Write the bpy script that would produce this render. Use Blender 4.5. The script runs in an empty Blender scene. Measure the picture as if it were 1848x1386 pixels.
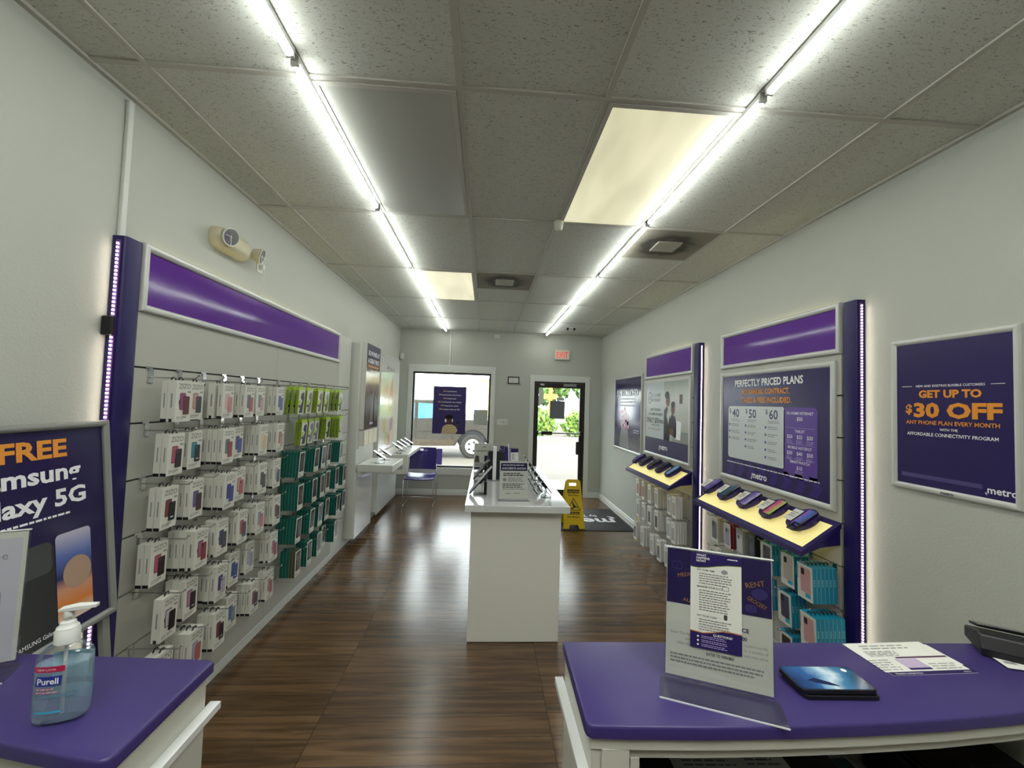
import bpy, bmesh, math, random
from mathutils import Matrix, Vector, Euler

# ------------------------------------------------------------------ camera, world, sun, exposure
SC = bpy.context.scene
COL = SC.collection
YAW, PITCH, ROLL = 0.0605542, 0.0426127, 0.0323427
F_PX = 760.333
EYE = (0.0, 0.0, 1.7135)


def look():
    cy, sy, cp, sp = math.cos(YAW), math.sin(YAW), math.cos(PITCH), math.sin(PITCH)
    fwd = Vector((sy * cp, cy * cp, sp))
    right = Vector((cy, -sy, 0))
    up = right.cross(fwd)
    r = math.cos(ROLL) * right + math.sin(ROLL) * up
    u = -math.sin(ROLL) * right + math.cos(ROLL) * up
    m = Matrix((r, u, -fwd)).transposed().to_4x4()
    m.translation = Vector(EYE)
    return m


cam_data = bpy.data.cameras.new('camera')
cam_data.sensor_fit = 'HORIZONTAL'
cam_data.sensor_width = 36.0
cam_data.lens = 36.0 * F_PX / 1848.0
cam_data.clip_start = 0.02
cam_data.clip_end = 300
cam = bpy.data.objects.new('camera', cam_data)
COL.objects.link(cam)
cam.matrix_world = look()
SC.camera = cam

world = bpy.data.worlds.new('sky')
SC.world = world
world.use_nodes = True
wn = world.node_tree.nodes
wl = world.node_tree.links
wn.clear()
w_out = wn.new('ShaderNodeOutputWorld')
w_bg = wn.new('ShaderNodeBackground')
w_bg.inputs['Color'].default_value = (0.93, 0.96, 1.0, 1)
w_bg.inputs['Strength'].default_value = 9.0
wl.new(w_bg.outputs[0], w_out.inputs[0])

sun_data = bpy.data.lights.new('sun', 'SUN')
sun_data.energy = 6.0
sun_data.color = (1.0, 0.94, 0.84)
sun_data.angle = 0.009
sun = bpy.data.objects.new('sun', sun_data)
COL.objects.link(sun)
sun.rotation_euler = Euler((math.radians(40), 0, math.radians(-14)), 'XYZ')

SC.view_settings.view_transform = 'Standard'
SC.view_settings.look = 'None'
SC.view_settings.exposure = 0.12
SC.view_settings.gamma = 1.0
SC.view_settings.use_curve_mapping = False
LED_POWER = 33.0
BEAD_POWER = 22.0

random.seed(7)
PI = math.pi

# room measures
XL, XR, YB, YF, ZC = -1.588, 2.137, 7.734, -4.2, 2.989
CELL_X0, CELL_Y0, CELL_W, CELL_D = -0.151, 1.675, 0.61, 1.22


# ------------------------------------------------------------------ materials
def lin(h):
    h = h.lstrip('#')
    c = [int(h[i:i + 2], 16) / 255 for i in (0, 2, 4)]
    return tuple(x / 12.92 if x <= 0.04045 else ((x + 0.055) / 1.055) ** 2.4 for x in c) + (1,)


MATS = {}


def mat(name, col='#808080', rough=0.5, metal=0.0, emit=None, power=0.0, spec=0.5, coat=0.0, bump=0.0, bscale=200, alpha=None, trans=0.0, ior=1.45, vary=0.0):
    if name in MATS:
        return MATS[name]
    m = bpy.data.materials.new(name)
    m.use_nodes = True
    nt = m.node_tree
    b = nt.nodes['Principled BSDF']
    b.inputs['Base Color'].default_value = lin(col)
    b.inputs['Roughness'].default_value = rough
    b.inputs['Metallic'].default_value = metal
    b.inputs['Specular IOR Level'].default_value = spec
    b.inputs['IOR'].default_value = ior
    b.inputs['Coat Weight'].default_value = coat
    b.inputs['Coat Roughness'].default_value = 0.08
    b.inputs['Transmission Weight'].default_value = trans
    if alpha is not None:
        b.inputs['Alpha'].default_value = alpha
    if emit:
        b.inputs['Emission Color'].default_value = lin(emit)
        b.inputs['Emission Strength'].default_value = power
    if bump or vary:
        tc = nt.nodes.new('ShaderNodeTexCoord')
        n = nt.nodes.new('ShaderNodeTexNoise')
        n.inputs['Scale'].default_value = bscale
        n.inputs['Detail'].default_value = 3
        nt.links.new(tc.outputs['Object'], n.inputs['Vector'])
        if bump:
            bp = nt.nodes.new('ShaderNodeBump')
            bp.inputs['Strength'].default_value = bump
            bp.inputs['Distance'].default_value = 0.004
            nt.links.new(n.outputs['Fac'], bp.inputs['Height'])
            nt.links.new(bp.outputs[0], b.inputs['Normal'])
        if vary:
            mx = nt.nodes.new('ShaderNodeMix')
            mx.data_type = 'RGBA'
            c = lin(col)
            mx.inputs['A'].default_value = tuple(max(0, x * (1 - vary)) for x in c[:3]) + (1,)
            mx.inputs['B'].default_value = tuple(min(1, x * (1 + vary)) for x in c[:3]) + (1,)
            nt.links.new(n.outputs['Fac'], mx.inputs['Factor'])
            nt.links.new(mx.outputs['Result'], b.inputs['Base Color'])
    MATS[name] = m
    return m


def clear_mat(name, tint='#ffffff', gloss=0.08, rough=0.03, power=1.0):
    """thin clear sheet: see-through with a fresnel gloss"""
    if name in MATS:
        return MATS[name]
    m = bpy.data.materials.new(name)
    m.use_nodes = True
    nt = m.node_tree
    nt.nodes.clear()
    o = nt.nodes.new('ShaderNodeOutputMaterial')
    t = nt.nodes.new('ShaderNodeBsdfTransparent')
    t.inputs[0].default_value = lin(tint)
    g = nt.nodes.new('ShaderNodeBsdfGlossy')
    g.inputs['Roughness'].default_value = rough
    mx = nt.nodes.new('ShaderNodeMixShader')
    lw = nt.nodes.new('ShaderNodeLayerWeight')
    lw.inputs['Blend'].default_value = 0.25
    mm = nt.nodes.new('ShaderNodeMath')
    mm.operation = 'MULTIPLY_ADD'
    mm.inputs[1].default_value = 0.5
    mm.inputs[2].default_value = gloss
    nt.links.new(lw.outputs['Fresnel'], mm.inputs[0])
    nt.links.new(mm.outputs[0], mx.inputs[0])
    nt.links.new(t.outputs[0], mx.inputs[1])
    nt.links.new(g.outputs[0], mx.inputs[2])
    nt.links.new(mx.outputs[0], o.inputs[0])
    MATS[name] = m
    return m


def ramp_mat(name, stops, axis='Z', lo=0.0, hi=1.0, rough=0.25, noise=0.0, nscale=6.0):
    """printed picture: colour bands along one object axis, softened with noise"""
    if name in MATS:
        return MATS[name]
    m = bpy.data.materials.new(name)
    m.use_nodes = True
    nt = m.node_tree
    b = nt.nodes['Principled BSDF']
    b.inputs['Roughness'].default_value = rough
    tc = nt.nodes.new('ShaderNodeTexCoord')
    sp = nt.nodes.new('ShaderNodeSeparateXYZ')
    nt.links.new(tc.outputs['Object'], sp.inputs[0])
    mr = nt.nodes.new('ShaderNodeMapRange')
    mr.inputs['From Min'].default_value = lo
    mr.inputs['From Max'].default_value = hi
    nt.links.new(sp.outputs[axis], mr.inputs['Value'])
    src = mr.outputs[0]
    if noise:
        n = nt.nodes.new('ShaderNodeTexNoise')
        n.inputs['Scale'].default_value = nscale
        n.inputs['Detail'].default_value = 4
        nt.links.new(tc.outputs['Object'], n.inputs['Vector'])
        ma = nt.nodes.new('ShaderNodeMath')
        ma.operation = 'MULTIPLY_ADD'
        ma.inputs[1].default_value = noise
        nt.links.new(n.outputs['Fac'], ma.inputs[0])
        nt.links.new(src, ma.inputs[2])
        sb = nt.nodes.new('ShaderNodeMath')
        sb.operation = 'SUBTRACT'
        sb.inputs[1].default_value = noise * 0.5
        nt.links.new(ma.outputs[0], sb.inputs[0])
        src = sb.outputs[0]
    r = nt.nodes.new('ShaderNodeValToRGB')
    els = r.color_ramp.elements
    while len(els) < len(stops):
        els.new(0.5)
    for e, (p, c) in zip(els, stops):
        e.position = p
        e.color = lin(c)
    nt.links.new(src, r.inputs[0])
    nt.links.new(r.outputs[0], b.inputs['Base Color'])
    MATS[name] = m
    return m


def floor_mat():
    m = bpy.data.materials.new('wood plank')
    m.use_nodes = True
    nt = m.node_tree
    N, L = nt.nodes, nt.links
    b = N['Principled BSDF']
    tc = N.new('ShaderNodeTexCoord')
    mp = N.new('ShaderNodeMapping')
    mp.inputs['Location'].default_value = (0.37, 0.04, 0)
    L.new(tc.outputs['Object'], mp.inputs[0])
    br = N.new('ShaderNodeTexBrick')
    br.offset = 0.37
    br.offset_frequency = 1
    br.squash = 1
    br.inputs['Color1'].default_value = (0, 0, 0, 1)
    br.inputs['Color2'].default_value = (1, 1, 1, 1)
    br.inputs['Mortar'].default_value = (0.5, 0.5, 0.5, 1)
    br.inputs['Scale'].default_value = 1
    br.inputs['Mortar Size'].default_value = 0.0016
    br.inputs['Mortar Smooth'].default_value = 0.1
    br.inputs['Brick Width'].default_value = 1.22
    br.inputs['Row Height'].default_value = 0.162
    L.new(mp.outputs[0], br.inputs[0])
    m2 = N.new('ShaderNodeMapping')
    m2.inputs['Scale'].default_value = (0.75, 13, 1)
    L.new(tc.outputs['Object'], m2.inputs[0])
    mw = N.new('ShaderNodeMath')
    mw.operation = 'MULTIPLY'
    mw.inputs[1].default_value = 23.0
    L.new(br.outputs['Color'], mw.inputs[0])
    n = N.new('ShaderNodeTexNoise')
    n.noise_dimensions = '4D'
    n.inputs['Scale'].default_value = 1.7
    n.inputs['Detail'].default_value = 6
    n.inputs['Roughness'].default_value = 0.62
    n.inputs['Distortion'].default_value = 0.8
    L.new(m2.outputs[0], n.inputs['Vector'])
    L.new(mw.outputs[0], n.inputs['W'])
    r = N.new('ShaderNodeValToRGB')
    e = r.color_ramp.elements
    e[0].position, e[0].color = 0.26, lin('#3b2e20')
    e[1].position, e[1].color = 0.80, lin('#7d6347')
    q = e.new(0.44)
    q.color = lin('#56412c')
    q = e.new(0.56)
    q.color = lin('#6b5239')
    L.new(n.outputs['Fac'], r.inputs[0])
    tint = N.new('ShaderNodeMix')
    tint.data_type = 'RGBA'
    tint.blend_type = 'MULTIPLY'
    tint.inputs['Factor'].default_value = 1
    L.new(r.outputs[0], tint.inputs['A'])
    rv = N.new('ShaderNodeValToRGB')
    rv.color_ramp.elements[0].color = (0.72, 0.70, 0.68, 1)
    rv.color_ramp.elements[1].color = (1.08, 1.06, 1.02, 1)
    L.new(br.outputs['Color'], rv.inputs[0])
    L.new(rv.outputs[0], tint.inputs['B'])
    dk = N.new('ShaderNodeMix')
    dk.data_type = 'RGBA'
    dk.inputs['B'].default_value = lin('#1d140d')
    L.new(br.outputs['Fac'], dk.inputs['Factor'])
    L.new(tint.outputs['Result'], dk.inputs['A'])
    L.new(dk.outputs['Result'], b.inputs['Base Color'])
    b.inputs['Roughness'].default_value = 0.23
    b.inputs['Specular IOR Level'].default_value = 0.5
    ad = N.new('ShaderNodeMath')
    ad.operation = 'MULTIPLY_ADD'
    ad.inputs[1].default_value = -3.0
    L.new(br.outputs['Fac'], ad.inputs[0])
    L.new(n.outputs['Fac'], ad.inputs[2])
    bp = N.new('ShaderNodeBump')
    bp.inputs['Strength'].default_value = 0.25
    bp.inputs['Distance'].default_value = 0.0012
    L.new(ad.outputs[0], bp.inputs['Height'])
    L.new(bp.outputs[0], b.inputs['Normal'])
    return m


def tile_mat():
    """mineral fibre ceiling board with short dark fissures"""
    m = bpy.data.materials.new('ceiling board')
    m.use_nodes = True
    nt = m.node_tree
    N, L = nt.nodes, nt.links
    b = N['Principled BSDF']
    b.inputs['Roughness'].default_value = 0.95
    b.inputs['Specular IOR Level'].default_value = 0.1
    tc = N.new('ShaderNodeTexCoord')
    mp = N.new('ShaderNodeMapping')
    mp.inputs['Scale'].default_value = (46, 120, 1)
    L.new(tc.outputs['Object'], mp.inputs[0])
    n = N.new('ShaderNodeTexNoise')
    n.inputs['Scale'].default_value = 1.5
    n.inputs['Detail'].default_value = 2.5
    n.inputs['Distortion'].default_value = 1.2
    L.new(mp.outputs[0], n.inputs['Vector'])
    r = N.new('ShaderNodeValToRGB')
    e = r.color_ramp.elements
    e[0].position, e[0].color = 0.33, lin('#8b8b83')
    e[1].position, e[1].color = 0.40, lin('#cfd1ca')
    L.new(n.outputs['Fac'], r.inputs[0])
    L.new(r.outputs[0], b.inputs['Base Color'])
    return m


def vent_mat():
    """grey air grille with a ring of soot blown round its plate"""
    m = bpy.data.materials.new('sooty grille')
    m.use_nodes = True
    nt = m.node_tree
    N, L = nt.nodes, nt.links
    b = N['Principled BSDF']
    b.inputs['Roughness'].default_value = 0.8
    tc = N.new('ShaderNodeTexCoord')
    ln = N.new('ShaderNodeVectorMath')
    ln.operation = 'LENGTH'
    L.new(tc.outputs['Object'], ln.inputs[0])
    n = N.new('ShaderNodeTexNoise')
    n.inputs['Scale'].default_value = 9
    L.new(tc.outputs['Object'], n.inputs['Vector'])
    ma = N.new('ShaderNodeMath')
    ma.operation = 'MULTIPLY_ADD'
    ma.inputs[1].default_value = 0.14
    L.new(n.outputs['Fac'], ma.inputs[0])
    L.new(ln.outputs['Value'], ma.inputs[2])
    r = N.new('ShaderNodeValToRGB')
    e = r.color_ramp.elements
    e[0].position, e[0].color = 0.12, lin('#8b887c')
    e[1].position, e[1].color = 0.36, lin('#8d897c')
    for p, c in ((0.17, '#6d6a60'), (0.21, '#4e4c45'), (0.25, '#55534b'), (0.29, '#7d7a6e')):
        q = e.new(p)
        q.color = lin(c)
    L.new(ma.outputs[0], r.inputs[0])
    L.new(r.outputs[0], b.inputs['Base Color'])
    return m


def lit_lens_mat(name, col, power):
    """prismatic lens of a lit fixture, uneven tubes behind it"""
    m = bpy.data.materials.new(name)
    m.use_nodes = True
    nt = m.node_tree
    N, L = nt.nodes, nt.links
    b = N['Principled BSDF']
    b.inputs['Base Color'].default_value = lin('#c9c7b4')
    b.inputs['Roughness'].default_value = 0.35
    tc = N.new('ShaderNodeTexCoord')
    mp = N.new('ShaderNodeMapping')
    mp.inputs['Scale'].default_value = (4.0, 1.0, 1)
    L.new(tc.outputs['Object'], mp.inputs[0])
    n = N.new('ShaderNodeTexNoise')
    n.inputs['Scale'].default_value = 1.6
    n.inputs['Detail'].default_value = 2
    L.new(mp.outputs[0], n.inputs['Vector'])
    mr = N.new('ShaderNodeMapRange')
    mr.inputs['From Min'].default_value = 0.3
    mr.inputs['From Max'].default_value = 0.7
    mr.inputs['To Min'].default_value = power * 0.82
    mr.inputs['To Max'].default_value = power * 1.18
    L.new(n.outputs['Fac'], mr.inputs[0])
    b.inputs['Emission Color'].default_value = lin(col)
    L.new(mr.outputs[0], b.inputs['Emission Strength'])
    return m


# ------------------------------------------------------------------ mesh building
FONT_CACHE = {}


def glyphs(s, bold):
    k = (s, bold)
    if k not in FONT_CACHE:
        cu = bpy.data.curves.new('t', 'FONT')
        cu.body = s
        cu.size = 1
        cu.offset = bold
        cu.resolution_u = 2
        cu.fill_mode = 'BOTH'
        ob = bpy.data.objects.new('t', cu)
        COL.objects.link(ob)
        dg = bpy.context.evaluated_depsgraph_get()
        me = ob.evaluated_get(dg).to_mesh()
        vs = [(v.co.x, v.co.y) for v in me.vertices]
        fs = [tuple(p.vertices) for p in me.polygons if p.normal.z > 0.5 or True]
        ob.evaluated_get(dg).to_mesh_clear()
        bpy.data.objects.remove(ob)
        bpy.data.curves.remove(cu)
        FONT_CACHE[k] = (vs, fs)
    return FONT_CACHE[k]


def rrect(cx, cz, w, h, r, n=3):
    pts = []
    r = min(r, w / 2, h / 2)
    for qx, qz, a0 in ((1, 1, 0), (-1, 1, 90), (-1, -1, 180), (1, -1, 270)):
        ox, oz = cx + qx * (w / 2 - r), cz + qz * (h / 2 - r)
        for i in range(n + 1):
            a = math.radians(a0 + 90 * i / n)
            pts.append((ox + r * math.cos(a), oz + r * math.sin(a)))
    return pts


def ellipse(cx, cz, rx, rz, n=20):
    return [(cx + rx * math.cos(2 * PI * i / n), cz + rz * math.sin(2 * PI * i / n)) for i in range(n)]


class MB:
    """collects shapes; x right, -y towards the viewer, z up"""

    def __init__(self, y=0.0):
        self.v, self.f, self.mi, self.mats = [], [], [], []
        self.y = y

    def add(self, vs, fs, m):
        if m not in self.mats:
            self.mats.append(m)
        k = self.mats.index(m)
        o = len(self.v)
        self.v += [tuple(p) for p in vs]
        for f in fs:
            self.f.append(tuple(i + o for i in f))
            self.mi.append(k)
        return self

    def box(self, x0, x1, y0, y1, z0, z1, m):
        vs = [(x, y, z) for x in (x0, x1) for y in (y0, y1) for z in (z0, z1)]
        fs = [(0, 1, 3, 2), (4, 6, 7, 5), (0, 4, 5, 1), (2, 3, 7, 6), (0, 2, 6, 4), (1, 5, 7, 3)]
        return self.add(vs, fs, m)

    def prism(self, pts, y0, y1, m):
        """outline in x,z extruded from y0 (front) to y1"""
        n = len(pts)
        vs = [(x, y0, z) for x, z in pts] + [(x, y1, z) for x, z in pts]
        fs = [tuple(range(n)), tuple(range(2 * n - 1, n - 1, -1))]
        fs += [(i, i + n, (i + 1) % n + n, (i + 1) % n) for i in range(n)]
        return self.add(vs, fs, m)

    def slab(self, pts, z0, z1, m):
        """outline in x,y extruded from z0 to z1"""
        n = len(pts)
        vs = [(x, y, z0) for x, y in pts] + [(x, y, z1) for x, y in pts]
        fs = [tuple(range(n - 1, -1, -1)), tuple(range(n, 2 * n))]
        fs += [(i, (i + 1) % n, (i + 1) % n + n, i + n) for i in range(n)]
        return self.add(vs, fs, m)

    def extr(self, pts, x0, x1, m):
        """outline in y,z extruded along x"""
        n = len(pts)
        vs = [(x0, y, z) for y, z in pts] + [(x1, y, z) for y, z in pts]
        fs = [tuple(range(n - 1, -1, -1)), tuple(range(n, 2 * n))]
        fs += [(i, (i + 1) % n, (i + 1) % n + n, i + n) for i in range(n)]
        return self.add(vs, fs, m)

    # flat printing on the front face, one layer above another
    def poly(self, pts, m, layer=1):
        y = self.y - 0.0005 * layer
        return self.add([(x, y, z) for x, z in pts], [tuple(range(len(pts)))], m)

    def rect(self, x0, x1, z0, z1, m, layer=1):
        return self.poly([(x0, z0), (x1, z0), (x1, z1), (x0, z1)], m, layer)

    def text(self, s, x, z, size, m, layer=2, align='c', bold=0.0, width=None, rot=0.0, slant=0.0):
        vs, fs = glyphs(s, bold)
        if not vs:
            return self
        a, b = min(p[0] for p in vs), max(p[0] for p in vs)
        sx = size
        if width:
            sx = width / (b - a)
        sh = {'c': (a + b) / 2, 'l': a, 'r': b}[align]
        y = self.y - 0.0005 * layer
        c, sn = math.cos(rot), math.sin(rot)
        out = []
        for p in vs:
            u, w = (p[0] - sh) * sx + slant * p[1] * size, p[1] * size
            out.append((x + u * c - w * sn, y, z + u * sn + w * c))
        return self.add(out, fs, m)

    def lines(self, x0, x1, z, n, step, m, h=0.004, layer=2, ragged=0.25, word=0.02):
        """print too small to read: rows of word-long dashes"""
        for i in range(n):
            x, end = x0, x1 - random.random() * ragged * (x1 - x0)
            while x < end:
                w = min(word * (0.5 + random.random()), end - x)
                self.rect(x, x + w, z - i * step, z - i * step + h, m, layer)
                x += w + word * 0.22
        return self

    def cyl(self, p0, p1, r0, r1, m, n=12, caps=True):
        p0, p1 = Vector(p0), Vector(p1)
        d = (p1 - p0).normalized()
        a = d.orthogonal().normalized()
        b = d.cross(a)
        vs = []
        for p, r in ((p0, r0), (p1, r1)):
            for i in range(n):
                t = 2 * PI * i / n
                vs.append(p + r * (math.cos(t) * a + math.sin(t) * b))
        fs = [(i, (i + 1) % n, (i + 1) % n + n, i + n) for i in range(n)]
        if caps:
            fs += [tuple(range(n - 1, -1, -1)), tuple(range(n, 2 * n))]
        return self.add(vs, fs, m)

    def tube(self, pts, r, m, n=8, closed=False):
        P = [Vector(p) for p in pts]
        k = len(P)
        rings = []
        prev = None
        for i, p in enumerate(P):
            if closed:
                d = (P[(i + 1) % k] - P[i - 1]).normalized()
            else:
                d = (P[min(i + 1, k - 1)] - P[max(i - 1, 0)]).normalized()
            if prev is None:
                a = d.orthogonal().normalized()
            else:
                a = (prev - d * prev.dot(d)).normalized()
            prev = a
            b = d.cross(a)
            rings.append([p + r * (math.cos(2 * PI * j / n) * a + math.sin(2 * PI * j / n) * b) for j in range(n)])
        vs = [q for g in rings for q in g]
        fs = []
        for i in range(k if closed else k - 1):
            o, o2 = i * n, ((i + 1) % k) * n
            fs += [(o + j, o + (j + 1) % n, o2 + (j + 1) % n, o2 + j) for j in range(n)]
        if not closed:
            fs += [tuple(range(n - 1, -1, -1)), tuple(range((k - 1) * n, k * n))]
        return self.add(vs, fs, m)

    def lathe(self, prof, m, n=20, sx=1.0, sy=1.0, cx=0.0, cy=0.0):
        vs, fs = [], []
        for r, z in prof:
            for i in range(n):
                t = 2 * PI * i / n
                vs.append((cx + sx * r * math.cos(t), cy + sy * r * math.sin(t), z))
        for k in range(len(prof) - 1):
            fs += [(k * n + i, k * n + (i + 1) % n, (k + 1) * n + (i + 1) % n, (k + 1) * n + i) for i in range(n)]
        fs += [tuple(range(n - 1, -1, -1)), tuple(range((len(prof) - 1) * n, len(prof) * n))]
        return self.add(vs, fs, m)

    def loft(self, rings, m, closed=True):
        n = len(rings[0])
        vs = [p for g in rings for p in g]
        fs = []
        for k in range(len(rings) - 1):
            fs += [(k * n + i, k * n + (i + 1) % n, (k + 1) * n + (i + 1) % n, (k + 1) * n + i) for i in range(n)]
        fs += [tuple(range(n - 1, -1, -1)), tuple(range((len(rings) - 1) * n, len(rings) * n))]
        return self.add(vs, fs, m)

    def grid(self, rows, m, thick=None):
        """rows of points -> sheet; with thick (vector) a closed slab"""
        h, w = len(rows), len(rows[0])
        vs = [Vector(p) for r in rows for p in r]
        fs = [(i * w + j, i * w + j + 1, (i + 1) * w + j + 1, (i + 1) * w + j) for i in range(h - 1) for j in range(w - 1)]
        if thick is not None:
            t = Vector(thick)
            o = h * w
            vs = vs + [p + t for p in vs]
            fs += [tuple(o + q for q in reversed(f)) for f in list(fs)]
            edge = [j for j in range(w)] + [i * w + w - 1 for i in range(1, h)] + [(h - 1) * w + j for j in range(w - 2, -1, -1)] + [i * w for i in range(h - 2, 0, -1)]
            k = len(edge)
            fs += [(edge[(i + 1) % k], edge[i], edge[i] + o, edge[(i + 1) % k] + o) for i in range(k)]
        return self.add(vs, fs, m)

    def xf(self, M):
        self.v = [tuple(M @ Vector(p)) for p in self.v]
        return self

    def build(self, name, parent=None, loc=(0, 0, 0), rot=(0, 0, 0), smooth=None, bevel=None, recalc=True):
        me = bpy.data.meshes.new(name)
        me.from_pydata(self.v, [], self.f)
        for m in self.mats:
            me.materials.append(m)
        me.polygons.foreach_set('material_index', self.mi)
        if recalc:
            bm = bmesh.new()
            bm.from_mesh(me)
            bmesh.ops.recalc_face_normals(bm, faces=[f for f in bm.faces if not any(e.is_boundary for e in f.edges)])
            bm.to_mesh(me)
            bm.free()
        if smooth:
            me.polygons.foreach_set('use_smooth', [True] * len(me.polygons))
            me.set_sharp_from_angle(angle=math.radians(smooth))
        me.update()
        ob = bpy.data.objects.new(name, me)
        COL.objects.link(ob)
        ob.location = loc
        ob.rotation_euler = rot
        if parent:
            ob.parent = parent
        if bevel:
            bv = ob.modifiers.new('bevel', 'BEVEL')
            bv.width = bevel
            bv.segments = 2
            bv.limit_method = 'ANGLE'
            bv.angle_limit = math.radians(40)
        return ob


def tag(o, label, cat, group=None, kind=None):
    o['label'] = label
    o['category'] = cat
    if group:
        o['group'] = group
    if kind:
        o['kind'] = kind
    return o


def thing(name, label, cat, loc=(0, 0, 0), rz=0.0, group=None, rot=None):
    o = bpy.data.objects.new(name, None)
    o.empty_display_size = 0.05
    COL.objects.link(o)
    o.location = loc
    o.rotation_euler = rot if rot else (0, 0, rz)
    return tag(o, label, cat, group)


def struct(o):
    o['kind'] = 'structure'
    return o


KIDS = {}


def dup(root, loc, rot, label, group=None):
    """a thing with copies of its parts and sub-parts"""
    r = root.copy()
    COL.objects.link(r)
    r.location = loc
    r.rotation_euler = rot
    r['label'] = label
    if group:
        r['group'] = group
    for ch in list(root.children):
        c = ch.copy()
        COL.objects.link(c)
        c.parent = r
        for g in list(ch.children):
            d = g.copy()
            COL.objects.link(d)
            d.parent = c
    return r


LEFT, RIGHT = PI / 2, -PI / 2      # facing out of the left wall (+x) and out of the right wall (-x)
ORD = ['first', 'second', 'third', 'fourth', 'fifth', 'sixth', 'seventh', 'eighth']
ROW = ['top', 'second', 'third', 'fourth', 'fifth', 'bottom']

WHITE = mat('white laminate', '#d9dad4', 0.28)
WHITE_GLOSS = mat('white gloss', '#dfe2e2', 0.1, coat=0.6)
PAPER = mat('white paper', '#dcdcd4', 0.6)
INK = mat('dark ink', '#3c3c42', 0.6)
INK_SOFT = mat('grey ink', '#8b8b90', 0.6)
BLACK = mat('black plastic', '#15151a', 0.4)
BLACK_GLOSS = mat('black glass', '#0b0b10', 0.08)
PURPLE_SIGN = mat('purple sign film', '#5e3090', 0.12, bump=0.1, bscale=2.2)
INDIGO = mat('indigo laminate', '#1c1454', 0.4)
DEEP = mat('indigo print', '#2a2156', 0.26)
COUNTER = mat('purple countertop', '#392e68', 0.38, bump=0.03, bscale=700)
COUNTER_EDGE = mat('purple countertop edge', '#2c1c66', 0.4)
ORANGE = mat('orange print', '#e0902f', 0.4)
WPRINT = mat('white print', '#e9e9ee', 0.4)
LILAC = mat('violet print', '#5b3c97', 0.3)
FRAME = mat('satin silver frame', '#c9cac6', 0.34, metal=0.25)
STEEL = mat('brushed steel', '#a9aaa8', 0.3, metal=0.9)
CHROME = mat('chrome', '#d6d6d6', 0.12, metal=1.0)
CLEAR = clear_mat('clear acrylic', '#fcfdfd', 0.03)
GLASS = clear_mat('window glass', '#f6faf8', 0.03, 0.0)
SLAT = mat('grey slat board', '#b0b0a8', 0.45)
SLAT_PALE = mat('pale slat board', '#c4c6bf', 0.4)
GROOVE = mat('slat groove', '#3f403c', 0.6)
BEAD = mat('led bead', '#ffffff', 0.4, emit='#fff0dc', power=BEAD_POWER)
# ------------------------------------------------------------------ room shell
WALL = mat('painted wall', '#b5b8b0', 0.55, bump=0.35, bscale=95)
TRIM = mat('white trim paint', '#d5d8d3', 0.4)
TBAR = mat('ceiling grid bar', '#b9b8b0', 0.5)
BRONZE = mat('dark bronze frame', '#2b2522', 0.4)
TILE = tile_mat()

b = MB()
b.box(XL - 0.1, XR + 0.1, YF - 0.1, YB + 0.12, -0.1, 0.0, floor_mat())
struct(b.build('floor'))

b = MB()
b.box(XL - 0.1, XL, YF, YB, 0, ZC, WALL)
struct(b.build('wall_left'))
b = MB()
b.box(XR, XR + 0.1, YF, YB, 0, ZC, WALL)
struct(b.build('wall_right'))
b = MB()
b.box(XL - 0.1, XR + 0.1, YF - 0.1, YF, 0, ZC, WALL)
struct(b.build('wall_front'))
WX0, WX1, WZ0, WZ1 = -1.335, 0.08, 0.49, 2.215
DX0, DX1, DZ1 = 0.885, 1.835, 2.11
b = MB()
yb0, yb1 = YB, YB + 0.12
b.box(XL - 0.1, WX0, yb0, yb1, 0, ZC, WALL)
b.box(WX0, WX1, yb0, yb1, 0, WZ0, WALL)
b.box(WX0, WX1, yb0, yb1, WZ1, ZC, WALL)
b.box(WX1, DX0, yb0, yb1, 0, ZC, WALL)
b.box(DX0, DX1, yb0, yb1, DZ1, ZC, WALL)
b.box(DX1, XR + 0.1, yb0, yb1, 0, ZC, WALL)
struct(b.build('wall_back'))

# ceiling: boards, hanging grid and the roof above
b = MB()
b.box(XL - 0.1, XR + 0.1, YF - 0.1, YB + 0.12, ZC, ZC + 0.03, TILE)
b.box(XL - 0.1, XR + 0.1, YF - 0.1, YB + 0.12, ZC + 0.03, ZC + 0.9, TRIM)
k = -6
rows = [CELL_Y0 + CELL_D * i for i in range(-4, 5)]
cols = [CELL_X0 + CELL_W * i for i in range(-2, 4)]
for y in rows:
    b.box(XL, XR, y - 0.012, y + 0.012, ZC - 0.008, ZC - 0.0005, TBAR)
for x in cols:
    b.box(x - 0.012, x + 0.012, YF, YB, ZC - 0.0085, ZC - 0.0005, TBAR)
for x0, x1, y in ((0, 1, 2), (2, 3, 1)):
    yy = CELL_Y0 + CELL_D * y + CELL_W
    b.box(CELL_X0 + CELL_W * x0, CELL_X0 + CELL_W * x1, yy - 0.012, yy + 0.012, ZC - 0.008, ZC - 0.0005, TBAR)
b.box(XL, XL + 0.022, YF, YB, ZC - 0.014, ZC - 0.0005, TBAR)
b.box(XR - 0.022, XR, YF, YB, ZC - 0.014, ZC - 0.0005, TBAR)
b.box(XL, XR, YB - 0.022, YB, ZC - 0.014, ZC - 0.0005, TBAR)
struct(b.build('ceiling'))


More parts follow.
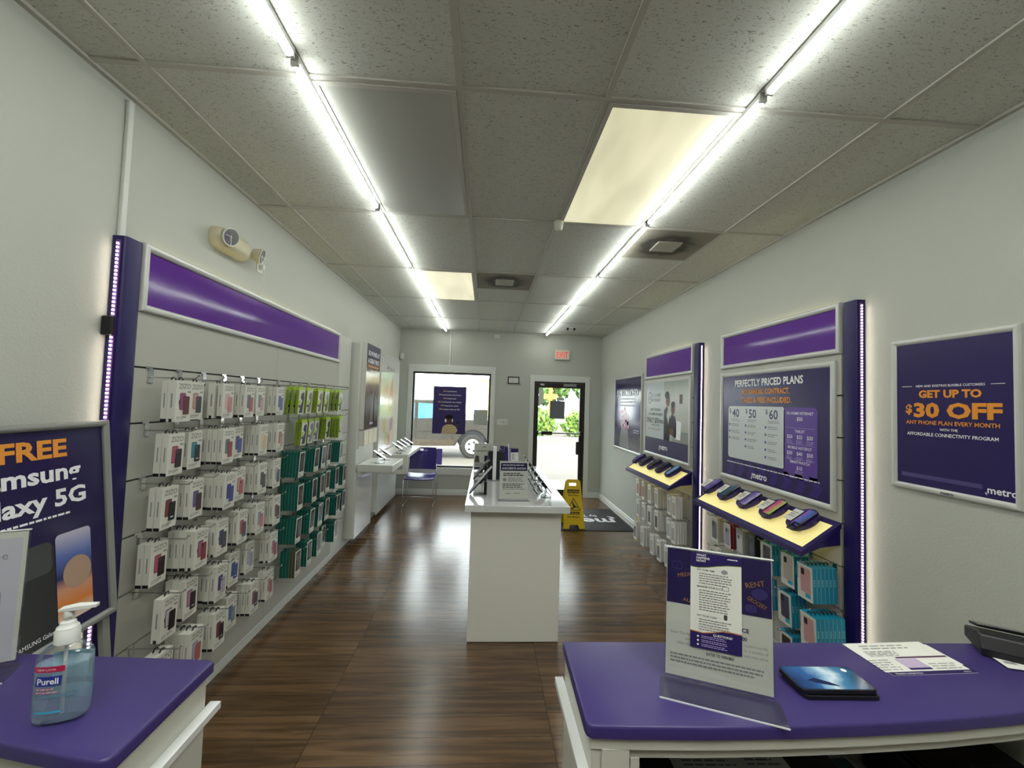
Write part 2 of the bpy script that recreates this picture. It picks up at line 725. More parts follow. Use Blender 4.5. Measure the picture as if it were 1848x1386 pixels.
def baseboard(name, p0, p1, d, h=0.1):
    prof = [(0, 0), (0.014, 0), (0.014, h * 0.62), (0.010, h * 0.68), (0.010, h * 0.9), (0.004, h), (0, h)]
    bb = MB()
    (x0, y0), (x1, y1) = p0, p1
    vs = [(x0 + d[0] * a, y0 + d[1] * a, z) for a, z in prof] + [(x1 + d[0] * a, y1 + d[1] * a, z) for a, z in prof]
    n = len(prof)
    fs = [tuple(range(n)), tuple(range(2 * n - 1, n - 1, -1))] + [(i, (i + 1) % n, (i + 1) % n + n, i + n) for i in range(n)]
    bb.add(vs, fs, TRIM)
    struct(bb.build(name))


baseboard('baseboard_left', (XL, YF), (XL, YB), (1, 0))
baseboard('baseboard_right', (XR, YF), (XR, YB), (-1, 0))
baseboard('baseboard_back', (XL, YB), (0.798, YB), (0, -1))
baseboard('baseboard_back', (1.922, YB), (XR, YB), (0, -1))

# display window
w = bpy.data.objects.new('window_1', None)
COL.objects.link(w)
struct(w)
b = MB()
t = 0.085
y0 = YB - 0.018
b.box(WX0 - t, WX0, y0, YB, WZ0 - 0.13, WZ1 + 0.13, TRIM)
b.box(WX1, WX1 + t, y0, YB, WZ0 - 0.13, WZ1 + 0.13, TRIM)
b.box(WX0, WX1, y0, YB, WZ1, WZ1 + 0.13, TRIM)
b.box(WX0, WX1, y0, YB, WZ0 - 0.13, WZ0, TRIM)
b.build('window_casing', w, bevel=0.004)
b = MB()
t = 0.032
y0, y1 = YB + 0.02, YB + 0.09
b.box(WX0, WX0 + t, y0, y1, WZ0, WZ1, BRONZE)
b.box(WX1 - t, WX1, y0, y1, WZ0, WZ1, BRONZE)
b.box(WX0 + t, WX1 - t, y0, y1, WZ1 - t, WZ1, BRONZE)
b.box(WX0 + t, WX1 - t, y0, y1, WZ0, WZ0 + t, BRONZE)
b.build('window_frame', w)
b = MB()
b.box(WX0 + t, WX1 - t, YB + 0.055, YB + 0.059, WZ0 + t, WZ1 - t, GLASS)
b.build('window_pane', w)

# entrance door
d = bpy.data.objects.new('door_1', None)
COL.objects.link(d)
struct(d)
b = MB()
t = 0.085
y0 = YB - 0.018
b.box(DX0 - t, DX0, y0, YB, 0, DZ1 + 0.115, TRIM)
b.box(DX1, DX1 + t, y0, YB, 0, DZ1 + 0.115, TRIM)
b.box(DX0, DX1, y0, YB, DZ1, DZ1 + 0.115, TRIM)
b.build('door_casing', d, bevel=0.004)
b = MB()
y0, y1 = YB + 0.01, YB + 0.1
b.box(DX0, DX0 + 0.03, y0, y1, 0, DZ1, BRONZE)
b.box(DX1 - 0.03, DX1, y0, y1, 0, DZ1, BRONZE)
b.box(DX0 + 0.03, DX1 - 0.03, y0, y1, DZ1 - 0.03, DZ1, BRONZE)
b.box(DX0 + 0.03, DX1 - 0.03, y0, y1, 0, 0.012, STEEL)
b.build('door_frame', d)
gx0, gx1, gz0, gz1 = DX0 + 0.085, DX1 - 0.09, 0.13, DZ1 - 0.11
b = MB()
y0, y1 = YB + 0.03, YB + 0.075
b.box(DX0 + 0.032, gx0, y0, y1, 0.015, DZ1 - 0.032, BRONZE)
b.box(gx1, DX1 - 0.032, y0, y1, 0.015, DZ1 - 0.032, BRONZE)
b.box(gx0, gx1, y0, y1, gz1, DZ1 - 0.032, BRONZE)
b.box(gx0, gx1, y0, y1, 0.015, gz0, BRONZE)
b.build('door_leaf', d)
b = MB()
b.box(gx0, gx1, YB + 0.05, YB + 0.054, gz0, gz1, GLASS)
b.build('door_pane', d)
b = MB()
b.box(DX0 + 0.05, DX1 - 0.05, YB - 0.045, YB - 0.03, 1.155, 1.18, STEEL)
b.box(gx0 + 0.06, gx0 + 0.26, YB - 0.055, YB - 0.03, 1.135, 1.20, BRONZE)
b.box(DX0 + 0.04, DX0 + 0.09, YB - 0.05, YB + 0.03, 1.13, 1.21, BRONZE)
b.box(DX1 - 0.09, DX1 - 0.04, YB - 0.05, YB + 0.03, 1.13, 1.21, BRONZE)
b.build('push_bar', d)
b = MB()
b.box(1.43, 1.66, YB - 0.04, YB + 0.03, 2.03, 2.085, STEEL)
b.tube([(1.52, YB - 0.04, 2.085), (1.4, YB - 0.1, 2.09), (1.28, YB - 0.01, 2.1)], 0.008, BRONZE)
b.box(1.0, 1.07, YB + 0.0, YB + 0.03, 2.04, 2.07, TRIM)
b.build('door_closer', d)
b = MB()
b.box(DX1 - 0.15, DX1 - 0.06, YB - 0.02, YB + 0.03, 0.78, 1.02, BRONZE)
b.build('door_pull', d, bevel=0.02)

# seam strip on the back wall
b = MB()
b.box(-0.69, -0.668, YB - 0.008, YB, WZ1 + 0.13, ZC - 0.014, TRIM)
b.box(-0.668, -0.662, YB - 0.003, YB, WZ1 + 0.13, ZC - 0.014, GROOVE)
struct(b.build('trim_1'))

# ------------------------------------------------------------------ outside
ASPHALT = mat('pale asphalt', '#57524a', 0.9, bump=0.3, bscale=40, vary=0.12)
CONC = mat('concrete', '#a9a9a4', 0.85, vary=0.06, bscale=20)
b = MB()
b.box(-40, 45, YB + 0.12, 60, -0.3, -0.14, ASPHALT)
struct(b.build('ground_parking_lot'))
b = MB()
b.box(-40, 45, YB + 0.12, 9.6, -0.14, -0.03, CONC)
struct(b.build('ground_sidewalk'))
b = MB()
b.box(-40, 45, 21.0, 21.3, -0.14, 0.02, CONC)
struct(b.build('ground_curb'))

LEAF = mat('sunlit leaves', '#6c8a3a', 0.7, vary=0.35, bscale=9)
LEAF2 = mat('dark leaves', '#4d6a2c', 0.7, vary=0.35, bscale=7)
BARK = mat('bark', '#5b4a3a', 0.9)


def foliage(rx, ry, rz, n, leaf, seed, zc):
    rnd = random.Random(seed)
    bb = MB()
    for i in range(n):
        while True:
            p = [rnd.uniform(-1, 1) for _ in range(3)]
            q = math.sqrt(sum(x * x for x in p))
            if 0.45 < q < 1:
                break
        c = Vector((p[0] * rx, p[1] * ry, p[2] * rz + zc))
        s = rnd.uniform(0.09, 0.2) * max(rx, rz) ** 0.5
        e = Euler((rnd.uniform(0, 6), rnd.uniform(0, 6), rnd.uniform(0, 6))).to_matrix()
        vs = [c + e @ (Vector(v) * s) for v in ((-1, 0, 0), (0, -0.45, 0.12), (1, 0, 0), (0, 0.45, 0.12))]
        bb.add(vs, [(0, 1, 2, 3)], leaf)
    return bb


for i, (x, y, rx, rz, zc, lab) in enumerate([
        (2.6, 23.0, 1.4, 0.95, 0.75, 'low sunlit hedge bush seen through the door, left behind the grey card'),
        (5.9, 23.5, 1.7, 0.85, 0.7, 'low sunlit hedge bush seen through the door, right of the grey card'),
        (-6.2, 24.5, 1.7, 0.7, 2.2, 'yellow green bush above the pickup truck cab in the window')]):
    t = thing('hedge_bush', lab, 'bush', (x, y, -0.14), group='bushes across the parking lot')
    foliage(rx, 1.0, rz, 700, LEAF, 30 + i, zc).build('foliage', t)
    MB().cyl((0, 0, 0), (0, 0, zc), 0.12, 0.07, BARK).build('stem', t)
for i, (x, y, rx, rz, zc, lab) in enumerate([
        (3.4, 33, 3.2, 1.3, 2.9, 'leafy tree showing at the top left of the door glass'),
        (10.6, 34, 3.6, 1.4, 3.0, 'leafy tree showing at the top right of the door glass')]):
    t = thing('tree', lab, 'tree', (x, y, -0.14), group='trees beyond the lot')
    foliage(rx, 2.5, rz, 1300, LEAF2, 50 + i, zc).build('crown', t)
    MB().cyl((0, 0, 0), (0, 0, zc), 0.25, 0.13, BARK).build('trunk', t)
t = thing('roadside_pole', 'orange pole standing beyond the parking lot in the door glass', 'pole', (3.85, 25.0, -0.14))
MB().cyl((0, 0, 0), (0, 0, 3.2), 0.11, 0.11, mat('orange pole paint', '#e08a3a', 0.6)).build('shaft', t)
MB().box(-0.4, 0.4, -0.08, 0.08, 2.1, 2.4, mat('orange pole paint', '#e08a3a')).build('bracket', t)
t = thing('street_building', 'pale orange building far behind the pickup truck bed', 'building', (-0.1, 55, -0.14))
MB().box(-0.7, 0.7, 0, 3, 0, 4.6, mat('peach stucco', '#d9a878', 0.8)).build('wall', t)
MB().box(-0.8, 0.8, -0.1, 3.1, 4.6, 4.8, CONC).build('roof', t)


def make_truck():
    BODY = mat('silver car paint', '#3b3833', 0.45, spec=0.15)
    LOWER = mat('tan lower body', '#453d33', 0.6, spec=0.1)
    RUB = mat('tyre rubber', '#2b2926', 0.85)
    RIM = mat('silver wheel', '#a9a9a6', 0.3, metal=0.5)
    TINT = mat('blue tinted car glass', '#4a7690', 0.06, spec=0.8)
    # local: +x to the rear, -y side faces the shop, rear axle at x=0
    t = thing('pickup_truck', 'silver crew cab pickup truck parked outside the shop window', 'truck', (-0.62, 14.6, -0.14), math.radians(14))
    body = [(-5.0, 0.55), (-5.0, 1.0), (-4.7, 1.14), (-3.5, 1.2), (-2.85, 1.76), (-2.5, 1.84), (-1.2, 1.84), (-0.85, 1.72), (-0.62, 1.24),
            (1.15, 1.22), (1.25, 1.15), (1.25, 0.62)]
    arch = lambda cx: [(cx + 0.47 * math.cos(a), 0.42 + 0.47 * math.sin(a)) for a in [math.radians(q) for q in range(155, 20, -15)]]
    low = [(0.55, 0.45)] + list(reversed(arch(0))) + [(-0.55, 0.40)] + [(-3.1, 0.40)] + list(reversed(arch(-3.75))) + [(-4.3, 0.45)]
    outline = body + low
    bb = MB()
    bb.prism(outline, -0.95, 0.95, BODY)
    bb.build('body', t, bevel=0.04)
    bb = MB()
    bb.prism([(-2.75, 1.25), (-2.45, 1.72), (-1.85, 1.74), (-1.85, 1.25)], -0.962, -0.94, TINT)
    bb.prism([(-1.75, 1.25), (-1.75, 1.74), (-1.2, 1.72), (-0.95, 1.28)], -0.962, -0.94, TINT)
    bb.build('side_glass', t)
    bb = MB()
    bb.prism([(-3.1, 0.41), (-3.1, 0.60), (-0.58, 0.60), (-0.6, 0.41)], -0.965, -0.93, LOWER)
    bb.prism([(-3.2, 0.86), (-3.2, 0.92), (-0.55, 0.92), (-0.55, 0.86)], -0.96, -0.93, BODY)
    bb.build('rocker_trim', t)
    for x in (-1.8, -0.66):
        MB().box(x, x + 0.012, -0.956, -0.94, 0.58, 1.74 if x < -1 else 1.2, BLACK).build('door_gap', t)
    for x in (-2.1, -1.1):
        MB().box(x, x + 0.2, -0.985, -0.94, 1.1, 1.15, RIM).build('door_handle', t, bevel=0.01)
    MB().box(-3.0, -2.78, -1.2, -0.95, 1.22, 1.42, BODY).build('side_mirror', t, bevel=0.04)
    for cx in (0.0, -3.75):
        tb = MB()
        tb.cyl((cx, -0.98, 0.38), (cx, -0.7, 0.38), 0.375, 0.38, RUB, 28)
        to = tb.build('tyre', t, smooth=40, bevel=0.03)
        rb = MB()
        rb.cyl((cx, -1.0, 0.38), (cx, -0.96, 0.38), 0.235, 0.25, RIM, 24)
        for q in range(5):
            a = 2 * PI * q / 5
            px, pz = cx + 0.14 * math.cos(a), 0.38 + 0.14 * math.sin(a)
            rb.cyl((px, -1.004, pz), (px, -1.0, pz), 0.035, 0.035, BLACK, 10)
        rb.build('rim', to)
    bb = MB()
    bb.prism([(x, z) for x, z in arch(0)] + [(0.43, 0.5), (0.3, 0.3), (-0.3, 0.3), (-0.43, 0.5)], -0.9, -0.6, BLACK)
    bb.build('wheel_well', t)
    MB().box(1.2, 1.262, -0.955, -0.85, 0.85, 1.15, mat('tail light red', '#c0282c', 0.2)).build('tail_light', t)
    return t


make_truck()

# ------------------------------------------------------------------ ceiling fixtures
LED = mat('led lens', '#ffffff', 0.4, emit='#f4f8f2', power=LED_POWER)
TUBE_BODY = mat('led tube body', '#d8d9d6', 0.4)
proto = None
ends = [1.555 + 1.21 * i for i in range(-2, 6)]
for side, x in (('left', -0.757), ('right', 1.065)):
    for i in range(len(ends) - 1):
        y = (ends[i] + ends[i + 1]) / 2
        lab = f'white LED tube light, {ORD[6 - i]} from the back wall in the {side} ceiling line'
        if proto is None:
            proto = thing('led_tube_light', lab, 'light', (x, y, ZC), group='LED tube lights along the ceiling')
            L2 = 1.18 / 2
            bb = MB()
            bb.box(-0.0135, 0.0135, -L2, L2, -0.029, -0.009, TUBE_BODY)
            bb.build('housing', proto)
            bb = MB()
            pr = [(0.0155 * math.cos(a), -0.031 + 0.0155 * math.sin(a)) for a in [math.radians(188 + 164 * k / 10) for k in range(11)]]
            bb.loft([[(px, -L2 + 0.012, pz) for px, pz in pr], [(px, L2 - 0.012, pz) for px, pz in pr]], LED)
            bb.build('lens', proto, smooth=60)
            for s in (-1, 1):
                MB().box(-0.0145, 0.0145, min(s * L2, s * (L2 - 0.012)), max(s * L2, s * (L2 - 0.012)), -0.045, -0.009, TUBE_BODY).build('end_cap', proto)
        else:
            dup(proto, (x, y, ZC), (0, 0, 0), lab)


def cell(i, j):
    return CELL_X0 + CELL_W * i, CELL_Y0 + CELL_D * j


LENS_OFF = mat('unlit prismatic lens', '#b3b5ae', 0.24, bump=0.1, bscale=90)
LENS_ON = lit_lens_mat('lit prismatic lens', '#f2ecc4', 0.62)
LENS_ON2 = lit_lens_mat('lit prismatic lens far', '#f4eecb', 0.72)
LENS_FILL = lit_lens_mat('added fill lens', '#f6f7ee', 12.0)  # unseen fill panels, added to brighten the near walls and counters
for i, j, lens, lab in ((-1, -2, LENS_FILL, 'added fill light panel over the staff area behind the left counter'), (1, -2, LENS_FILL, 'added fill light panel over the staff area behind the right counter'),
                        (-1, 0, LENS_OFF, 'unlit grey ceiling light panel beside the left LED line, nearest the counters'),
                        (1, 0, LENS_ON, 'lit cream ceiling light panel beside the right LED line'),
                        (-1, 2, LENS_ON2, 'small looking lit cream ceiling light panel left of the far sooty vent'),
                        (1, 2, LENS_OFF, 'unlit grey ceiling light panel right of the far sooty vent')):
    x, y = cell(i, j)
    t = thing('ceiling_light_panel', lab, 'light', (x + CELL_W / 2, y + CELL_D / 2, ZC), group='ceiling light panels')
    bb = MB()
    hw, hd, f = CELL_W / 2 - 0.014, CELL_D / 2 - 0.014, 0.022
    z0, z1 = -0.012, -0.001
    bb.box(-hw, -hw + f, -hd, hd, z0, z1, TBAR)
    bb.box(hw - f, hw, -hd, hd, z0, z1, TBAR)
    bb.box(-hw + f, hw - f, -hd, -hd + f, z0, z1, TBAR)
    bb.box(-hw + f, hw - f, hd - f, hd, z0, z1, TBAR)
    bb.build('frame', t)
    MB().box(-hw + f, hw - f, -hd + f, hd - f, -0.008, -0.003, lens).build('lens', t)
VENT = vent_mat()
for i, j, lab in ((0, 2, 'square ceiling air vent with sooty ring in the middle row, far'), (2, 1, 'square ceiling air vent with sooty ring right of the right LED line')):
    x, y = cell(i, j)
    t = thing('ceiling_vent', lab, 'vent', (x + CELL_W / 2, y + CELL_W / 2, ZC), group='ceiling air vents')
    h = CELL_W / 2 - 0.013
    MB().box(-h, h, -h, h, -0.006, -0.001, VENT).build('grille', t)
    MB().box(-0.095, 0.095, -0.095, 0.095, -0.02, -0.006, mat('vent plate', '#a9a89b', 0.5)).build('centre_plate', t, bevel=0.004)

t = thing('smoke_sensor', 'small white round sensor hanging on the ceiling grid by the lit panel', 'sensor', (0.463, 2.86, ZC - 0.009))
SENS = mat('ivory plastic', '#cfd0c2', 0.45)
MB().lathe([(0.03, 0), (0.034, -0.006), (0.034, -0.026), (0.03, -0.03)], SENS, 20).build('base', t, smooth=30)
MB().lathe([(0.03, -0.03), (0.029, -0.048), (0.022, -0.062), (0.012, -0.067)], SENS, 20).build('cap', t, smooth=50)
t = thing('ceiling_camera', 'small white twin lens device on the ceiling near the back right corner', 'camera', (1.36, 6.83, ZC))
MB().box(-0.07, 0.07, -0.03, 0.03, -0.025, -0.001, TRIM).build('housing', t, bevel=0.006)
for s in (-1, 1):
    MB().cyl((s * 0.055, -0.02, -0.03), (s * 0.055, 0.02, -0.05), 0.018, 0.018, BLACK).build('lens', t)
t = thing('motion_sensor', 'small white motion sensor in the back left corner of the room', 'sensor', (-1.545, YB - 0.03, 2.48))
MB().box(-0.03, 0.03, -0.04, 0.028, -0.055, 0.055, TRIM).build('housing', t, bevel=0.012)
MB().box(-0.02, 0.02, -0.043, -0.039, -0.035, 0.01, SENS).build('lens', t)
t = thing('wall_sensor', 'small white box high on the back wall under the ceiling', 'sensor', (0.165, YB, 2.905))
MB().box(-0.05, 0.05, -0.035, 0, -0.035, 0.035, TRIM).build('housing', t, bevel=0.008)
MB().box(-0.03, 0.03, -0.038, -0.034, -0.012, 0.006, SENS).build('lens', t)

# EXIT sign
t = thing('exit_sign', 'lit white exit sign with red letters above the door', 'sign', (1.383, YB, 2.612))
bb = MB()
bb.box(-0.135, 0.135, -0.045, 0, -0.09, 0.09, mat('exit sign body', '#d8d6c4', 0.4))
bb.build('housing', t, bevel=0.008)
bb = MB(-0.0455)
bb.text('EXIT', 0, -0.055, 0.155, mat('exit red', '#e8303a', 0.4, emit='#ff3b44', power=0.7), 1, width=0.215, bold=0.006)
bb.build('lettering', t)

# framed certificate, switches, outlet
t = thing('certificate_frame', 'small black framed certificate between the window and the door', 'picture frame', (0.495, YB, 2.045))
bb = MB()
for x0, x1, z0, z1 in ((-0.105, -0.088, 0, 0.135), (0.088, 0.105, 0, 0.135), (-0.088, 0.088, 0, 0.017), (-0.088, 0.088, 0.118, 0.135)):
    bb.box(x0, x1, -0.018, 0, z0, z1, BLACK)
bb.build('frame', t)
bb = MB(-0.008)
bb.box(-0.088, 0.088, -0.008, 0, 0.017, 0.118, PAPER)
bb.lines(-0.05, 0.05, 0.095, 4, 0.018, INK_SOFT)
bb.build('certificate', t)
t = thing('switch_plate', 'white four gang light switch plate right of the window', 'switch', (0.312, YB, 1.29))
MB().box(-0.1, 0.1, -0.006, 0, 0, 0.105, TRIM).build('plate', t, bevel=0.003)
for q in range(4):
    MB().box(-0.075 + q * 0.047, -0.065 + q * 0.047, -0.018, -0.006, 0.042, 0.06, BLACK if q else TRIM).build('toggle', t)
t = thing('wall_outlet', 'white wall outlet with plug and cord above the left purple banner', 'outlet', (XL, 2.965, 2.545), LEFT)
MB().box(-0.037, 0.037, -0.006, 0, 0, 0.118, TRIM).build('plate', t, bevel=0.003)
MB().cyl((0, -0.006, 0.085), (0, -0.008, 0.085), 0.016, 0.016, SENS).build('receptacle', t)
MB().box(-0.013, 0.013, -0.035, -0.006, 0.022, 0.055, TRIM).build('plug', t, bevel=0.004)
MB().tube([(0, -0.03, 0.025), (0.002, -0.032, -0.03), (0.012, -0.03, -0.08), (0.005, -0.025, -0.13), (-0.015, -0.018, -0.17), (-0.02, -0.016, -0.21)], 0.003, TRIM, 6).build('cord', t, smooth=60)

# wiring conduit
t = thing('wire_conduit', 'white wiring conduit running up the left wall above the purple pillar', 'conduit', (XL, 1.872, 2.36), LEFT)
MB().prism([(-0.014, 0), (0.014, 0), (0.014, ZC - 2.36 - 0.03), (-0.014, ZC - 2.36 - 0.03)], -0.018, 0, TRIM).build('channel', t, bevel=0.005)

# emergency light with two lamp heads
t = thing('emergency_light', 'cream emergency light with two lamp heads high on the left wall', 'light', (XL, 2.6, 2.605), LEFT)
CREAM = mat('aged cream plastic', '#c3bda3', 0.42)
prof = []
bb = MB()
rings = []
for yy, sc in ((0, 1.0), (-0.03, 1.0), (-0.06, 0.9), (-0.078, 0.62)):
    rings.append([(px * sc, yy, pz * sc) for px, pz in rrect(0, 0, 0.34, 0.125, 0.062, 8)])
bb.loft(rings, CREAM)
bb.build('housing', t, smooth=50)
for hx, ang in ((-0.10, -0.35), (0.2, 0.25)):
    bb = MB()
    d0 = Vector((math.sin(ang), -math.cos(ang), -0.25)).normalized()
    p0 = Vector((hx, -0.045, 0.015))
    bb.cyl(p0, p0 + d0 * 0.05, 0.035, 0.052, CREAM, 20)
    hd = bb.build('lamp_head', t, smooth=40)
    bb = MB()
    bb.cyl(p0 + d0 * 0.05, p0 + d0 * 0.053, 0.046, 0.046, mat('reflector', '#b9bdb9', 0.12, metal=0.9), 20)
    bb.build('reflector', hd)
    bb = MB()
    a = d0.orthogonal().normalized()
    c = d0.cross(a)
    ctr = p0 + d0 * 0.055
    bb.tube([ctr + 0.049 * (math.cos(2 * PI * k / 20) * a + math.sin(2 * PI * k / 20) * c) for k in range(20)], 0.004, TRIM, 6, True)
    bb.tube([ctr - 0.046 * Vector((0, 0, 1)), ctr + 0.046 * Vector((0, 0, 1))], 0.002, TRIM, 5)
    bb.tube([ctr - 0.046 * Vector((1, 0, 0)), ctr + 0.046 * Vector((1, 0, 0))], 0.002, TRIM, 5)
    bb.build('bezel', hd, smooth=60)
# ------------------------------------------------------------------ slat wall fixtures
GZ = [1.815, 1.565, 1.315, 1.067, 0.819, 0.572, 0.325]


def snap_frame(bb, w, z0, z1, fw, dep, m, y=0.0):
    """mitred frame round a sheet, rounded face"""
    for k, (ax, az, bx, bz) in enumerate(((-w / 2, z0, w / 2, z0), (w / 2, z0, w / 2, z1), (w / 2, z1, -w / 2, z1), (-w / 2, z1, -w / 2, z0))):
        d = Vector((bx - ax, 0, bz - az)).normalized()
        inn = Vector((-d.z, 0, d.x))
        A, B = Vector((ax, y, az)), Vector((bx, y, bz))
        prof = [(0, 0), (0, -dep * 0.6), (0.18, -dep * 0.92), (0.45, -dep), (0.75, -dep * 0.9), (1, -dep * 0.55), (1, 0)]
        r0 = [A + inn * (fw * a) + d * (fw * a) + Vector((0, yy, 0)) for a, yy in prof]
        r1 = [B + inn * (fw * a) - d * (fw * a) + Vector((0, yy, 0)) for a, yy in prof]
        bb.loft([r0, r1], m)
    return bb


def slat_panel(name, label, wall_x, y0, y1, rz, m, z0=0.1, z1=2.06, dep=0.045, grooves=GZ, group='slat wall panels'):
    w = y1 - y0
    t = thing(name, label, 'wall panel', (wall_x, (y0 + y1) / 2, 0), rz, group)
    bb = MB()
    edges = [z0] + sorted(g for g in grooves if z0 < g < z1) + [z1]
    g = 0.004
    for a, c in zip(edges[:-1], edges[1:]):
        bb.box(-w / 2 + 0.0015, w / 2 - 0.0015, -dep, -dep + 0.014, a + (g if a != z0 else 0), c - (g if c != z1 else 0), m)
    bb.box(-w / 2 + 0.0015, w / 2 - 0.0015, -dep + 0.014, -0.001, z0, z1, GROOVE)
    bb.build('board', t)
    return t


P_NEAR = slat_panel('slat_panel', 'grey slat wall panel holding the white phone case boxes', XL, 1.94, 3.2, LEFT, SLAT)
P_FAR = slat_panel('slat_panel', 'grey slat wall panel holding the lime and teal boxes', XL, 3.2, 4.485, LEFT, SLAT)
P_END = slat_panel('slat_panel', 'narrow pale slat panel between the teal boxes and the white fixture', XL, 4.49, 4.87, LEFT, SLAT_PALE, z1=2.36)
R_NEAR = slat_panel('slat_panel', 'grey slat wall panel behind the plans poster and blue boxes', XR, 2.36, 3.63, RIGHT, SLAT)
R_FAR = slat_panel('slat_panel', 'grey slat wall panel behind the home internet poster', XR, 4.14, 5.42, RIGHT, SLAT)


def banner(label, wall_x, y0, y1, rz, seam=None):
    w = y1 - y0
    t = thing('header_banner', label, 'sign', (wall_x, (y0 + y1) / 2, 2.062), rz, 'purple header banners')
    h = 0.308
    bb = MB()
    bb.box(-w / 2 + 0.005, w / 2 - 0.005, -0.04, -0.001, 0.004, h - 0.03, mat('banner back', '#9a9b96', 0.5))
    bb.build('backing', t)
    snap_frame(MB(), w, 0, h, 0.034, 0.03, FRAME, -0.035).build('frame', t, smooth=35)
    # the film is curled a little in its frame
    spans = [(-w / 2 + 0.03, w / 2 - 0.03)] if seam is None else [(-w / 2 + 0.03, seam - 0.0015), (seam + 0.0015, w / 2 - 0.03)]
    for a, c in spans:
        rws = []
        for i in range(7):
            z = 0.03 + (h - 0.06) * i / 6
            rws.append([(a + (c - a) * j / 12, -0.046 - 0.006 * math.sin(PI * i / 6) * (0.6 + 0.4 * math.sin(3 * j / 12 + a)), z) for j in range(13)])
        MB().grid(rws, PURPLE_SIGN, (0, 0.002, 0)).build('banner_film', t, smooth=60)
    # lamp strip along the top edge throws light up the wall
    bb = MB()
    bb.box(-w / 2 + 0.08, w / 2 - 0.08, -0.012, -0.004, h - 0.026, h - 0.02, mat('warm led tape', '#fff4d0', 0.4, emit='#ffedb8', power=9.0))
    bb.build('led_tape', t)
    return t


banner('long purple header banner in a white frame over the white phone cases', XL, 1.94, 4.475, LEFT, seam=-0.06)
banner('purple header banner above the plans poster', XR, 2.36, 3.63, RIGHT)
banner('purple header banner above the home internet poster', XR, 4.145, 5.425, RIGHT)


def pillar(label, wall_x, y0, rz, side, z1=2.36, ledz=(0.1, 2.34)):
    """indigo post; local -x or +x side faces the camera and carries the LED tape"""
    t = thing('purple_pillar', label, 'post', (wall_x, y0 + 0.0475, 0), rz, 'indigo fixture posts')
    bb = MB()
    pts = [(-0.0475, -0.001), (-0.0475, -0.04)] + [(-0.0325 - 0.015 * math.cos(a), -0.04 - 0.015 * math.sin(a)) for a in (0.5, 1.0)] + [(-0.0325, -0.055), (0.0325, -0.055)]
    pts += [(0.0325 + 0.015 * math.cos(a), -0.04 - 0.015 * math.sin(a)) for a in (1.0, 0.5)] + [(0.0475, -0.04), (0.0475, -0.001)]
    bb.slab(pts, 0.102, z1, INDIGO)
    bb.build('post', t, smooth=50)
    s = side
    bb = MB()
    xa, xb = sorted((s * 0.0485, s * 0.056))
    bb.box(xa, xb, -0.040, -0.022, ledz[0], ledz[1], mat('violet led channel', '#4a2a6e', 0.4))
    tape = bb.build('led_channel', t)
    bb = MB()
    n = int((ledz[1] - ledz[0]) / 0.0165)
    for i in range(n):
        z = ledz[0] + 0.012 + i * 0.0165
        xa, xb = sorted((s * 0.056, s * 0.0605))
        bb.box(xa, xb, -0.034, -0.0285, z - 0.0035, z + 0.0035, BEAD)
    bb.build('led_beads', tape)
    return t


pil = pillar('tall indigo post with LED tape left of the white phone cases', XL, 1.843, LEFT, -1)
bb = MB().box(-0.075, -0.05, -0.04, -0.002, 1.935, 2.015, BLACK)
tag(bb.build('led_controller', None, (XL, 1.8905, 0), (0, 0, LEFT), bevel=0.004), 'small black LED controller box clipped beside the left purple pillar', 'controller')
pillar('tall indigo post with LED tape right of the plans poster', XR, 2.25, RIGHT, 1)
pillar('tall indigo post with LED tape between the plans and home internet posters', XR, 4.02, RIGHT, 1)

# white fixture with two display boards near the window
t = thing('display_board', 'white display board with a light box and lower gloss panel by the teal boxes', 'display fixture', (XL, 5.28, 0), LEFT)
MB().box(-0.37, 0.37, -0.135, -0.016, 0.112, 2.34, WHITE).build('backboard', t, bevel=0.004)
MB().box(-0.36, 0.32, -0.155, -0.1355, 0.11, 0.86, WHITE_GLOSS).build('gloss_panel', t)
MB().box(-0.33, 0.33, -0.15, -0.1355, 1.12, 1.145, WHITE).build('ledge', t)
bb = MB()
bb.box(-0.305, 0.315, -0.19, -0.1355, 1.335, 2.355, WHITE)
lb = bb.build('light_box', t, bevel=0.003)
bb = MB(-0.1905)
PHOTO = ramp_mat('group photo print', [(0, '#3a3040'), (0.12, '#4a3c40'), (0.3, '#6d5a4e'), (0.5, '#9c8a76'), (0.62, '#cfc3b4'), (0.72, '#5c3f48'), (0.8, '#2c2852'), (1, '#2a2650')], 'Z', 1.34, 2.35, 0.14, 0.12, 7)
bb.rect(-0.3, 0.31, 1.34, 2.35, PHOTO, 1)
SKIN = mat('print skin', '#6a4634', 0.2)
COATS = [mat('print coat %d' % q, c, 0.2) for q, c in enumerate(['#54463c', '#6b5a4c', '#3f3a40'])]
for q, hx in enumerate((-0.17, 0.01, 0.17)):
    bb.poly([(hx - 0.1, 1.42), (hx + 0.1, 1.42), (hx + 0.09, 1.72), (hx + 0.03, 1.78), (hx - 0.03, 1.78), (hx - 0.09, 1.72)], COATS[q], 2)
    bb.poly(ellipse(hx, 1.83, 0.045, 0.062), SKIN, 3)
bb.text('5G PHONES AT', 0.005, 2.215, 0.075, WPRINT, 4, width=0.5, bold=0.03)
bb.text('A GREAT PRICE', 0.005, 2.125, 0.075, WPRINT, 4, width=0.5, bold=0.03)
bb.lines(-0.24, 0.24, 2.075, 1, 0.02, ORANGE, 0.022, 4, 0.0)
bb.lines(-0.15, 0.15, 2.03, 2, 0.022, WPRINT, 0.008, 4)
bb.text('metro', 0.005, 1.385, 0.06, WPRINT, 4, bold=0.02)
bb.build('poster_print', lb)
bb = MB()
WARMP = mat('cream painted reflection', '#d9d3bd', 0.3)
